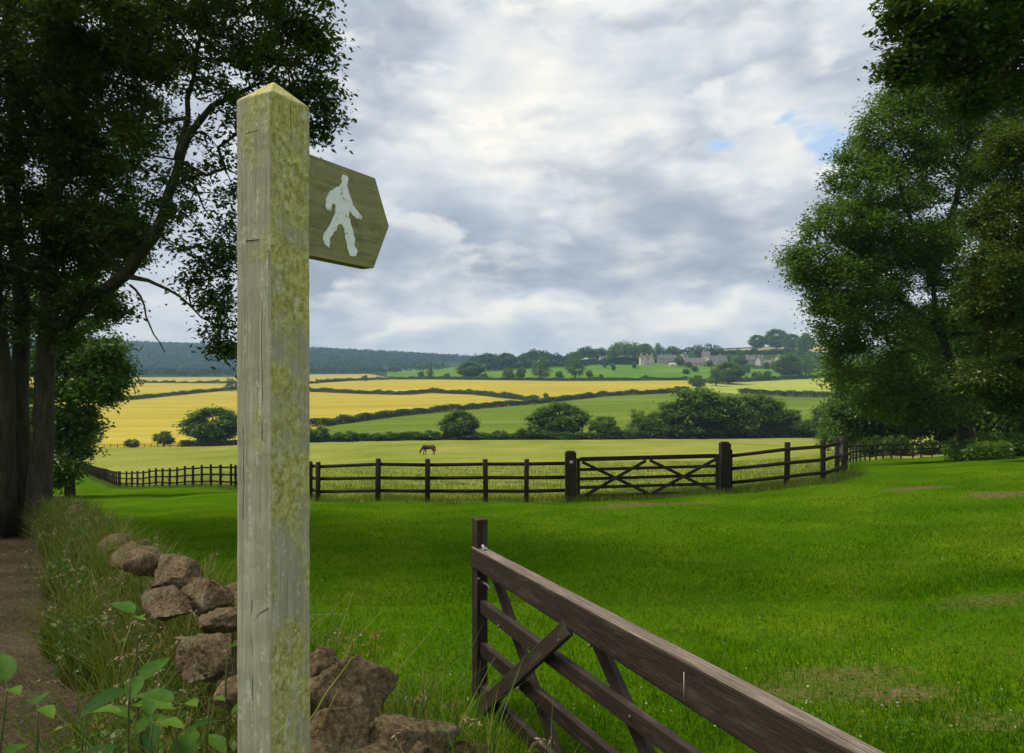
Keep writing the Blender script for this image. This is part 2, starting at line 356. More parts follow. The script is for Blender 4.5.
# fence lines (bearing px, distance)
LEFT_FENCE = [(568, 19.2), (526.5, 19.3), (485.6, 19.4), (427.6, 19.6), (378, 20.0), (339, 20.4), (318, 20.8), (231, 35.0), (120, 51.0), (84, 84.0), (80, 100.0)]
RIGHT_FENCE = [(730, 19.6), (787, 19.2), (823, 19.8), (837, 20.5), (843.5, 21.0)]
BACK_FENCE = [(845.2, 22.0), (846, 31.0), (847.5, 41.0), (853, 44.0), (865, 47.5), (883, 50.5), (913, 53.0), (945, 55.0), (990, 57.0)]
def xy(l): return np.array([[(p - 512) / F * y, y] for p, y in l])
_ll = xy(LEFT_FENCE)[::-1]; _rr = xy(RIGHT_FENCE); _bb = xy(BACK_FENCE)
PAD = np.concatenate([_ll, _rr, _bb, [[60, 60], [130, 192], [-140, 196], [-74, 118]]])
def inpoly(x, y, poly):
    r = np.zeros(x.shape, bool); n = len(poly)
    for i in range(n):
        x0, y0 = poly[i]; x1, y1 = poly[(i + 1) % n]
        c = ((y0 > y) != (y1 > y)) & (x < (x1 - x0) * (y - y0) / (y1 - y0 + 1e-12) + x0)
        r ^= c
    return r
# far field boundaries: picture height of a hedge line by bearing -> distance
H3 = [(-80, 500), (285, 442), (319, 427), (347, 423), (394, 416.6), (440, 412), (487, 408), (540, 403.5), (602, 396.5), (665, 393.4), (690, 390), (738, 394), (836, 398), (1100, 398)]
H2 = [(306, 391.5), (362, 394), (406, 395), (431, 393), (475, 394.7), (512, 399), (540, 401.5)]
H5 = [(100, 402), (133, 400), (170, 396), (232, 390), (306, 391.5)]
H1 = [(235, 386), (306, 384), (347, 381), (394, 379.5), (425, 379.3), (494, 380), (560, 381), (620, 380.8), (690, 380.4)]
UW = [(-80, 378), (235, 377), (306, 374.5), (370, 374), (392, 378.5), (494, 380), (620, 381), (690, 380.4), (740, 381), (790, 378.5), (836, 376), (1100, 374)]
pxs = np.arange(-80, 1105, 4.0)
def depth_line(poly, lo=150.0):
    p = np.array(poly, float); yy = np.interp(pxs, p[:, 0], p[:, 1])
    return np.array([inv(a, b, lo) if b < 445 else 190.0 for a, b in zip(pxs, yy)])
D3 = np.maximum(depth_line(H3), 193.0); DU = depth_line(UW, 300); D2 = depth_line(H5 + H2[1:] + [(600, 398)], 300); D1 = depth_line([(-80, 384), (133, 383)] + H1, 300)
DV = depth_line([(-80, 362), (480, 363), (620, 360.5), (700, 366), (760, 369), (1100, 369)], 500)
DS0 = depth_line([(-80, 352.5), (1100, 352.5)], 700); DS1 = depth_line([(-80, 347), (713, 350.5), (760, 347.8), (815, 346.5), (1100, 346)], 700)

# ------------------------------------------------------------------ terrain meshes
cols = np.concatenate([-np.geomspace(6000, 60, 40), np.arange(-45, 1070, 3.0), np.geomspace(1084, 7000, 40)])
rows = np.concatenate([np.exp(np.arange(math.log(1.5), math.log(16), .03)), np.exp(np.arange(math.log(16), math.log(3650), .0095))])
PXg, Yg = np.meshgrid(cols, rows, indexing='ij')
Xg = (PXg - 512) / F * Yg
Zg = ground(Xg, Yg)
TV = np.stack([Xg, Yg, Zg], -1).reshape(-1, 3)
nc, nr = PXg.shape
ii, jj = np.meshgrid(np.arange(nc - 1), np.arange(nr - 1), indexing='ij')
TF = np.stack([ii * nr + jj, (ii + 1) * nr + jj, (ii + 1) * nr + jj + 1, ii * nr + jj + 1], -1).reshape(-1, 4)
fc = TV[TF].mean(1); fx, fy = fc[:, 0], fc[:, 1]
keep = np.abs(fx) < 3400
TF, fx, fy = TF[keep], fx[keep], fy[keep]
fp = np.clip(512 + F * fx / fy, -80, 1100)
I = lambda D: np.interp(fp, pxs, D)
reg = np.zeros(len(fx), int)                      # 0 lawn
reg[(fx < wallx(fy) - (.12 + .05 * np.sin(fy * 3.1))) & (fy < 16) & (fx > -14)] = 1     # path
reg[inpoly(fx, fy, PAD)] = 2
far = fy >= 192
d3, du, d2, d1, dv, ds0, ds1 = map(I, (D3, DU, D2, D1, DV, DS0, DS1))
reg[far & (fy < d3)] = 4
wh = far & (fy >= d3) & (fy < du) & (fp < 690)
reg[wh] = 3; reg[wh & (fy > d2)] = 5
reg[wh & (fy > d1) & (fp < 400)] = 9
reg[far & (fy >= d3) & (fy < du) & (fp >= 690)] = 6
reg[far & (fy >= du)] = 7
reg[far & (fy >= du) & (fp < 388)] = 8
reg[far & (fy >= dv)] = 8
reg[far & (fy > ds0) & (fy < ds1) & (fp > 712) & (fp < 830)] = 10
reg[(fy >= 1900)] = 8
bare_all = np.zeros(len(TV)); BARE = []
for (px, py, sx, sy, a) in ((920, 489.5, .95, .32, 1.0), (1004, 494, .9, .55, 1.1), (845, 668, .7, .30, .75), (900, 690, .5, .2, .8), (770, 690, .4, .25, .6), (985, 600, 1.0, .4, .6), (650, 506, 2.2, .7, .8), (700, 560, .8, .35, .5), (420, 570, .7, .3, .4), (760, 540, 1.4, .3, .45), (900, 560, 1.0, .35, .5), (560, 640, .5, .25, .4), (990, 720, .6, .3, .6)):
    Y0 = inv(px, py, 2.5)
    X0 = (px - 512) / F * Y0
    BARE.append((X0, Y0, sx, sy, a))
    bare_all += a * np.exp(-(((TV[:, 0] - X0) / sx) ** 2 + ((TV[:, 1] - Y0) / sy) ** 2))
names = {0: ('lawn', 'lawn'), 1: ('path', 'path'), 2: ('paddock', 'paddock'), 3: ('wheat_field', 'wheat'), 4: ('pasture_field', 'green'), 5: ('wheat_field', 'wheat'),
         6: ('hay_meadow_field', 'hay'), 7: ('parkland', 'park'), 8: ('hills', 'hill'), 9: ('wheat_field', 'wheat_pale'), 10: ('stubble_field', 'stubble')}
for r, (nm, mt) in names.items():
    f = TF[reg == r]
    if not len(f): continue
    u, invx = np.unique(f, return_inverse=True)
    o = mk(nm, TV[u], invx.reshape(-1, 4), M[mt], smooth=True, attrs={'bare': bare_all[u]} if r == 0 else None)
    o['kind'] = 'structure'
bx = np.linspace(-60, 60, 61); by = np.linspace(-60, 1.5, 32)
BX, BY = np.meshgrid(bx, by, indexing='ij'); BZ = -.108 * BY - .004
n2 = len(by); a, b = np.meshgrid(np.arange(60), np.arange(31), indexing='ij')
o = mk('lawn', np.stack([BX, BY, BZ], -1).reshape(-1, 3), np.stack([a * n2 + b, (a + 1) * n2 + b, (a + 1) * n2 + b + 1, a * n2 + b + 1], -1).reshape(-1, 4), M['lawn'], smooth=True)
o['kind'] = 'structure'

# ------------------------------------------------------------------ foliage
def leaves(cent, L, dirs=None, droop=.25, wid=.42, up=.75):
    """folded leaf quads at the given points"""
    n = len(cent)
    L = np.broadcast_to(np.asarray(L, float), (n,)) * rng.uniform(.7, 1.3, n)
    if dirs is None:
        a = rng.uniform(0, 2 * np.pi, n); dirs = np.stack([np.cos(a), np.sin(a), rng.normal(-droop, .4, n)], 1)
    dirs = dirs / (np.linalg.norm(dirs, axis=1)[:, None] + 1e-9)
    nn = rng.normal(0, 1, (n, 3)); nn[:, 2] = np.abs(nn[:, 2]) + up
    s = np.cross(dirs, nn); s /= np.linalg.norm(s, axis=1)[:, None] + 1e-9
    nn = np.cross(s, dirs)
    w = wid * .5 * L[:, None]
    V = np.stack([cent, cent + dirs * L[:, None] * .45 + s * w + nn * w * .3, cent + dirs * L[:, None], cent + dirs * L[:, None] * .45 - s * w + nn * w * .3], 1)
    return V.reshape(-1, 3), np.arange(4 * n).reshape(-1, 4)

def in_lobe(c, r, n, shell=.55):
    d = rng.normal(0, 1, (n, 3)); d /= np.linalg.norm(d, axis=1)[:, None]
    return np.asarray(c) + d * np.asarray(r) * (shell + (1 - shell) * rng.uniform(0, 1, (n, 1)) ** .6)

def skeleton(mb, stems, clumps, step=.6, rtip=.012, rmax=.4, sag=.05, expo=.46, pathw=.22):
    """branches from the stems (polyline, radius at start, at end) out to every foliage clump"""
    pos, par, fix, plen = [], [], [], []
    for pts, r0, r1 in stems:
        pts = np.asarray(pts, float); prev = -1; k = len(pts)
        for i in range(k):
            pos.append(pts[i]); par.append(prev); fix.append(r0 + (r1 - r0) * i / (k - 1))
            plen.append(0 if prev < 0 else plen[prev] + .3 * np.linalg.norm(pts[i] - pts[i - 1])); prev = len(pos) - 1
    nfix = len(pos)
    start = np.mean([s[0][len(s[0]) // 2] for s in stems], 0)
    order = np.argsort(np.linalg.norm(clumps - start, axis=1))
    tips = []
    for ci in order:
        p = clumps[ci]; A = np.array(pos)
        d = np.linalg.norm(A - p, axis=1)
        j = int(np.argmin(d + pathw * np.array(plen) + np.where(A[:, 2] > p[2] + .3, .35 * d, 0)))
        dist = d[j]; k = max(1, int(dist / step)); a = A[j]; prev = j
        bend = rng.normal(0, .09 * dist, 3); bend[2] += sag * dist
        for q in range(1, k + 1):
            t = q / k; x = a + (p - a) * t + bend * math.sin(math.pi * t) + (rng.normal(0, .05 * step, 3) if q < k else 0)
            pos.append(x); par.append(prev); fix.append(0); plen.append(plen[prev] + np.linalg.norm(x - pos[prev])); prev = len(pos) - 1
        tips.append(prev)
    n = len(pos); cnt = np.zeros(n)
    for t in tips: cnt[t] += 1
    for i in range(n - 1, nfix - 1, -1): cnt[par[i]] += cnt[i]
    R = np.minimum(rtip * np.maximum(cnt, 1) ** expo, rmax); R[:nfix] = np.array(fix[:nfix])
    pos = np.array(pos); par = np.array(par)
    e = np.arange(nfix, n)
    Rp = np.minimum(R[par[e]], R[e] * 1.5)
    big = R[e] > .03
    for m, k in ((big, 7), (~big, 4)):
        if m.any(): mb.frusta(pos[par[e[m]]], pos[e[m]], Rp[m], R[e[m]], k)
    return pos[e], R[e]

def wobble(P0, n, amp):
    """polyline resampled to n points with gentle wander"""
    P0 = np.asarray(P0, float); t = np.linspace(0, 1, len(P0)); s = np.linspace(0, 1, n)
    Q = np.stack([np.interp(s, t, P0[:, k]) for k in range(3)], 1)
    k = np.array([.25, .5, .25])
    for _ in range(3):
        for c in range(3): Q[1:-1, c] = Q[:-2, c] * .25 + Q[1:-1, c] * .5 + Q[2:, c] * .25
    w = rng.normal(0, amp, Q.shape); w[0] = 0; w[:, 2] *= .3
    return Q + w

def big_tree(name, label, cat, stems, lobes, leaf, nleaf, mat, barkm, rc, step, rtip, rmax, group=None, twigs=None, sag=.05, droop=.3, wid=.42, flat=.65):
    base = np.asarray(stems[0][0][0], float)
    root = empty(name, base); tag(root, label, cat, group)
    mb = MB()
    for pts, r0, r1 in stems:
        k = len(pts); r = np.linspace(r0, r1, k); r[0] *= 1.5; r[1] *= 1.15
        mb.tube(np.asarray(pts) - base, r, 12)
    cl = np.concatenate([in_lobe(*l[:4]) for l in lobes]); lw = np.concatenate([np.full(l[2], l[4]) for l in lobes])
    nd, nr_ = skeleton(mb, [(np.asarray(p) - base, a, b) for p, a, b in stems], cl - base, step, rtip, rmax, sag)
    for t in (twigs or []): mb.tube(np.asarray(t[0]) - base, np.linspace(t[1], t[2], len(t[0])), 6)
    mb.build('trunk', barkm, root, True)
    per = np.maximum(3, (nleaf / lw.sum() * lw * rng.gamma(2.2, 1 / 2.2, len(cl))).astype(int))
    idx = np.repeat(np.arange(len(cl)), per)
    off = rng.normal(0, 1, (len(idx), 3)) * [rc, rc, rc * flat]
    V, Q = leaves(cl[idx] - base + off, leaf, droop=droop, wid=wid)
    thin = nd[nr_ < rtip * 2.2]
    if len(thin):
        k = rng.integers(0, len(thin), int(nleaf * .25)); V2, Q2 = leaves(thin[k] + rng.normal(0, rc * .35, (len(k), 3)), leaf, droop=droop, wid=wid)
        V, Q = np.concatenate([V, V2]), np.concatenate([Q, Q2 + len(V)])
    mk('crown', V, Q, mat, root)
    return root

def L(px, py, Y, rx, ry, n, w=1.0, rz=None, shell=.5):
    """foliage lobe centred at a bearing, radii in metres"""
    return (P(px, py, Y), np.array([rx, rz if rz else rx, ry]), n, shell, w)

# the big multi-stemmed tree at the end of the wall
Yt = 12.6
g1, g2, g3, g4 = G(40, 12.6), G(19, 12.9), G(-2, 12.4), G(-28, 12.8)
stA = wobble([g1, P(41, 430, 12.6), P(49, 330, 12.6), P(55, 230, 12.5), P(60, 100, 12.4), P(66, -60, 12.3), P(70, -250, 12.2)], 14, .03)
stB = wobble([g2, P(22, 420, 12.9), P(20, 300, 12.9), P(12, 150, 13), P(10, -20, 13.1), P(8, -260, 13.2)], 14, .03)
stC = wobble([g3, P(6, 430, 12.4), P(0, 330, 12.3), P(-14, 200, 12.2), P(-30, 40, 12), P(-40, -220, 12)], 12, .03)
stD = wobble([g4, P(-25, 420, 12.8), P(-40, 300, 12.8), P(-70, 100, 12.9), P(-100, -150, 13)], 10, .03)
limb = wobble([P(50, 335, 12.6), P(85, 306, 12.3), P(118, 284, 11.9), P(146, 258, 11.5), P(160, 222, 11.2), P(176, 190, 11.0), P(181, 150, 10.9), P(192, 118, 10.8), P(215, 104, 10.6), P(248, 88, 10.4)], 16, .02)
limb2 = wobble([P(178, 160, 10.9), P(185, 110, 10.9), P(196, 70, 10.9), P(204, 20, 10.8), P(214, -50, 10.7)], 10, .02)
limb3 = wobble([P(128, 276, 11.7), P(150, 281, 11.5), P(175, 290, 11.3), P(205, 318, 11.0)], 8, .015)
dead = wobble([P(130, 285, 11.7), P(143, 292, 11.6), P(145, 318, 11.55), P(153, 334, 11.5), P(165, 352, 11.5)], 9, .01)
lobL = [L(-40, 120, 15, 3.2, 2.6, 130), L(70, 60, 15, 2.2, 2.6, 110), L(40, 250, 15, 2.0, 1.3, 80), L(95, 200, 14, 1.1, 1.5, 50), L(-60, 300, 15, 2.4, 1.4, 60), L(30, 170, 11.8, 1.0, 2.2, 50), L(0, 30, 11.5, 2.0, 1.5, 60),
        L(-60, 60, 13, 2.6, 2.4, 70), L(60, 40, 12.6, 2.0, 2.2, 90), L(50, 190, 12.8, 1.5, 1.5, 75), L(0, 250, 12.6, 1.6, 1.2, 45), L(105, 90, 12, 1.1, 1.5, 70), L(110, 10, 11.6, 1.6, 1.3, 70),
        L(90, 235, 12.2, .9, .7, 36), L(190, 0, 11, 1.5, 1.0, 75, .42), L(265, 5, 10.4, 1.1, .8, 55, .45), L(290, 62, 10.2, .72, .6, 36, .42), L(308, 110, 10.1, .38, .45, 16, .6), L(245, 118, 10.4, .8, .5, 30, .22), L(210, 60, 10.6, .7, .6, 26, .28),
        L(218, 175, 10.8, .6, .5, 18, .24), L(205, 230, 10.9, .75, .55, 26, .26), L(212, 285, 11, .42, .42, 16, .4), L(226, 330, 10.9, .2, .5, 12, .6), L(150, 165, 11.4, .7, .9, 26, .35), L(100, 302, 12, .6, .3, 14, .8), L(140, 235, 11.6, .5, .3, 10, .5),
        L(-120, -150, 13, 3.5, 3, 60), L(60, -200, 12.5, 3.2, 2.6, 80), L(210, -130, 11, 2.3, 1.8, 60, .6), L(20, 330, 12.2, 1.0, .5, 14)]
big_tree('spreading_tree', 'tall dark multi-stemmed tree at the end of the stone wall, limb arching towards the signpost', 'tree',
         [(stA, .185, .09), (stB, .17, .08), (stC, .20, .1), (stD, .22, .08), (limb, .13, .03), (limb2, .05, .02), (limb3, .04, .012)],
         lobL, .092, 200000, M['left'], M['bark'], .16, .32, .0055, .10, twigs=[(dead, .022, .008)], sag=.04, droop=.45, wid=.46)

# lighter tree beyond it
b0 = G(70, 30)
big_tree('leafy_tree', 'bright green low-branching tree behind the dark trunks, beside the fence line', 'tree', [(wobble([b0, P(70, 400, 30), P(66, 300, 30), P(62, 230, 30)], 8, .05), .15, .06)],
         [L(70, 370, 30, 1.6, 1.6, 45), L(100, 385, 29, 1.1, .8, 26), L(104, 352, 29, .9, .6, 18), L(62, 468, 28, .5, .6, 18), L(74, 432, 29, .9, 1.1, 36), L(50, 440, 30, 1.5, 1.8, 40), L(60, 310, 30, 2.0, 1.6, 40), L(20, 380, 31, 2, 2, 30), L(112, 372, 29, .8, .5, 14)],
         .20, 42000, M['fresh'], M['bark'], .30, .6, .008, .1, droop=.5)

# right-hand trees
r0 = G(968, 38)
stR = wobble([r0, P(962, 405, 38), P(952, 370, 38), P(940, 330, 37.5), P(933, 285, 37.2)], 10, .05)
limR = wobble([P(940, 330, 37.5), P(900, 300, 36.5), P(860, 270, 36), P(820, 255, 35.5)], 9, .06)
limR2 = wobble([P(933, 285, 37.2), P(914, 235, 37), P(905, 190, 36.5), P(880, 150, 35.5)], 9, .08)
limR3 = wobble([P(933, 285, 37.2), P(948, 235, 37.4), P(962, 170, 37.6), P(985, 100, 37.8), P(990, 40, 37.8)], 9, .1)
lobR = [L(835, 300, 34.5, 1.5, 1.0, 34), L(870, 240, 35, 1.6, 1.0, 34), L(905, 150, 36, 1.9, 1.3, 40), L(985, 110, 38, 2.4, 1.8, 70), L(1010, 170, 38, 2.2, 1.6, 60), L(930, 412, 37, 1.7, .7, 34), L(880, 405, 36.5, 1.3, .7, 24), L(960, 70, 37, 2.4, 1.6, 50), L(930, 200, 39, 3.6, 3.4, 110), L(960, 330, 39, 3.2, 1.6, 80), L(880, 270, 38, 2.6, 2.0, 70), L(1000, 300, 37, 2.6, 2.4, 70), L(900, 395, 38, 1.8, .9, 30), L(985, 390, 37.5, 1.8, 1.2, 30), L(925, 110, 37, 3.0, 2.4, 70), L(890, 140, 36, 2.0, 2.0, 50), L(868, 190, 35.5, 2.0, 1.5, 45), L(842, 225, 35, 1.8, 1.3, 44), L(812, 262, 35, 1.5, 1.3, 44), L(850, 285, 35, 2.2, 1.4, 55), L(905, 230, 36, 2.8, 2.4, 80),
        L(940, 300, 37, 2.8, 1.8, 60), L(880, 330, 36, 2.2, 1.4, 50), L(838, 335, 36, 1.3, 1.1, 26), L(843, 368, 36, 1.1, .9, 18), L(900, 372, 36.5, 2.0, 1.2, 34), L(990, 250, 38, 3, 3.5, 80), L(1000, 120, 38, 3, 3, 70), L(1050, 330, 38, 3, 3, 50), L(965, 30, 38, 3.2, 2.2, 60), L(855, 160, 35, .9, .6, 14), L(900, 100, 36, 1.5, .9, 24)]
big_tree('tall_tree', 'tall full-crowned green tree standing past the fence corner, crown reaching towards the village', 'tree', [(stR, .42, .1), (limR, .14, .05), (limR2, .16, .05), (limR3, .2, .05)], lobR, .19, 190000, M['ash'], M['bark'], .40, .8, .012, .2, droop=.35, wid=.46)
y0 = G(1120, 25)
stY = wobble([y0, P(1120, 350, 25), P(1112, 230, 25), P(1100, 100, 25)], 9, .05)
big_tree('yellowish_tree', 'olive-tinged tree on the bank with leaves paler than the tall tree behind', 'tree', [(stY, .3, .08)],
         [L(1012, 140, 24, .8, .8, 24), L(985, 385, 24, .8, .5, 14), L(1020, 395, 24, 1.2, .5, 20), L(1010, 210, 24, 1.2, 1.4, 34), L(1000, 275, 23.5, 1.3, 1.1, 34), L(1030, 330, 23.5, 1.6, 1.1, 34), L(985, 320, 24, .9, .7, 18), L(1060, 230, 24, 2, 2.2, 50), L(1080, 340, 24, 2, 1.6, 36), L(1040, 150, 24, 1.6, 1.2, 30), L(1130, 180, 25, 2.4, 2.6, 40), L(1000, 375, 24, 1.1, .5, 14)],
         .14, 75000, M['olive'], M['bark'], .27, .6, .008, .1, droop=.3)
o0 = G(1330, 15)
stO = wobble([o0, P(1330, 300, 15), P(1300, 100, 14.8), P(1260, -60, 14.5), P(1200, -250, 14.5)], 10, .04)
limO = wobble([P(1275, 40, 14.7), P(1180, 70, 14.3), P(1100, 40, 14), P(1030, 30, 13.8), P(960, 45, 13.5), P(900, 62, 13.2)], 14, .03)
limO2 = wobble([P(1180, 70, 14.3), P(1110, 85, 14), P(1040, 55, 13.8), P(990, 85, 13.6)], 9, .03)
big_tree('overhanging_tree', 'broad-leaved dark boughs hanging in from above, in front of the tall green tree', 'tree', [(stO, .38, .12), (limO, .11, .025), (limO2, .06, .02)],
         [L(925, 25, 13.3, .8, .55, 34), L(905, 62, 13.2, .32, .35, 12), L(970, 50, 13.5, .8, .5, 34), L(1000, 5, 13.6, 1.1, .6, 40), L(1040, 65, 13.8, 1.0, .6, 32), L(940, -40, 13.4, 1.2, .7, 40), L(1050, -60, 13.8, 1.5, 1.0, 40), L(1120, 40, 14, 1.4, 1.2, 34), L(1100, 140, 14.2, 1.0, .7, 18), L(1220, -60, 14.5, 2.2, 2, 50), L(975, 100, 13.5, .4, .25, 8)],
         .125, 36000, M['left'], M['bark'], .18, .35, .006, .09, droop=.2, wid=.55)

# ------------------------------------------------------------------ tree kinds for the middle distance, unit sized, copied
def proto(name, lobes, nleaf, leaf, mat, rc, trunk=True, ncl=90, tr=.03):
    root = empty(name); mb = MB()
    tot = sum(np.prod(r) ** .67 for _, r in lobes)
    cl = np.concatenate([in_lobe(c, r, max(4, int(ncl * np.prod(r) ** .67 / tot)), .45) for c, r in lobes])
    st = wobble([(0, 0, -.03), (.01, 0, .2), (0, .01, .45), (.01, 0, .7)], 8, .006)
    mb.tube(st, np.linspace(tr * 1.25, tr * .3, 8), 8)
    skeleton(mb, [(st, tr, tr * .3)], cl, .06, .0022, tr * .6)
    mb.build('trunk', M['bark'], root, True)
    per = np.maximum(3, (nleaf / len(cl) * rng.gamma(2.5, 1 / 2.5, len(cl))).astype(int)); idx = np.repeat(np.arange(len(cl)), per)
    V, Q = leaves(cl[idx] + rng.normal(0, 1, (len(idx), 3)) * [rc, rc, rc * .75], leaf, droop=.2, wid=.7)
    V[:, 2] = np.maximum(V[:, 2], .0)
    mk('crown', V, Q, mat, root); return root
A_ = np.array
KIND = {
    'broad': proto('broad_tree', [(A_([0, 0, .62]), A_([.33, .33, .30])), (A_([-.28, .05, .48]), A_([.22, .22, .20])), (A_([.27, -.03, .46]), A_([.23, .22, .19])), (A_([.03, -.2, .4]), A_([.26, .2, .22])), (A_([0, .15, .3]), A_([.35, .3, .2]))], 18000, .052, M['tree'], .05, ncl=170),
    'oak': proto('broad_tree', [(A_([-.1, 0, .72]), A_([.25, .25, .22])), (A_([.2, .05, .62]), A_([.24, .22, .18])), (A_([-.33, 0, .5]), A_([.18, .2, .13])), (A_([.38, -.03, .42]), A_([.16, .18, .1])), (A_([0, -.12, .42]), A_([.3, .22, .18])), (A_([-.2, .1, .25]), A_([.26, .22, .14])), (A_([.22, 0, .2]), A_([.24, .2, .14]))], 16000, .040, M['tree'], .042, ncl=170),
    'round': proto('round_tree', [(A_([0, 0, .55]), A_([.42, .42, .40])), (A_([.12, -.1, .4]), A_([.36, .36, .30]))], 8000, .05, M['tree'], .055, ncl=110),
    'tall': proto('tall_tree', [(A_([0, 0, .70]), A_([.28, .28, .26])), (A_([.05, -.05, .45]), A_([.38, .38, .28])), (A_([-.1, .05, .3]), A_([.36, .34, .2]))], 5000, .04, M['tree'], .055, ncl=110),
    'bush': proto('rounded_bush', [(A_([0, 0, .42]), A_([.44, .44, .46])), (A_([.15, -.05, .3]), A_([.36, .36, .30]))], 6000, .06, M['bush'], .06, ncl=80, tr=.02),
    'shrub': proto('spreading_shrub', [(A_([-.2, 0, .4]), A_([.28, .36, .34])), (A_([.2, -.05, .5]), A_([.28, .36, .42])), (A_([0, 0, .25]), A_([.46, .4, .25]))], 7000, .06, M['hedge'], .06, ncl=90, tr=.02),
    'dense': proto('woodland_tree', [(A_([0, 0, .62]), A_([.32, .32, .30])), (A_([-.25, .05, .4]), A_([.25, .25, .30])), (A_([.24, 0, .38]), A_([.26, .25, .30])), (A_([0, -.18, .25]), A_([.4, .28, .24]))], 22000, .034, M['ash'], .05, ncl=200),
}
NAMES = {'broad': 'broad_tree', 'oak': 'broad_tree', 'round': 'round_tree', 'tall': 'tall_tree', 'bush': 'rounded_bush', 'shrub': 'spreading_shrub', 'dense': 'woodland_tree'}
used = {}
def plant(kind, px, py, hpx, wpx, label, group, cat='tree', Y=None, lo=150.0):
    Y = inv(px, py, lo) if Y is None else Y
    src = KIND[kind]
    if kind not in used:
        r = src; used[kind] = True
    else:
        r = src.copy(); link(r)
        for ch in src.children:
            c = ch.copy(); link(c, r)
    b = G(px, Y)
    r.location = b; h = hpx / F * Y; w = wpx / F * Y
    r.scale = (w, w, h); r.rotation_euler = (0, 0, rng.uniform(-.5, .5) if w > h * 1.1 else rng.uniform(0, 6.28))
    for k in ('label', 'category', 'group'):
        if k in r: del r[k]
    tag(r, label, cat, group)
    return r
FE, PK, RG, UN = 'trees along the far edge of the paddock', 'trees scattered over the parkland', 'trees around the village', 'bushes along the far edge of the paddock'
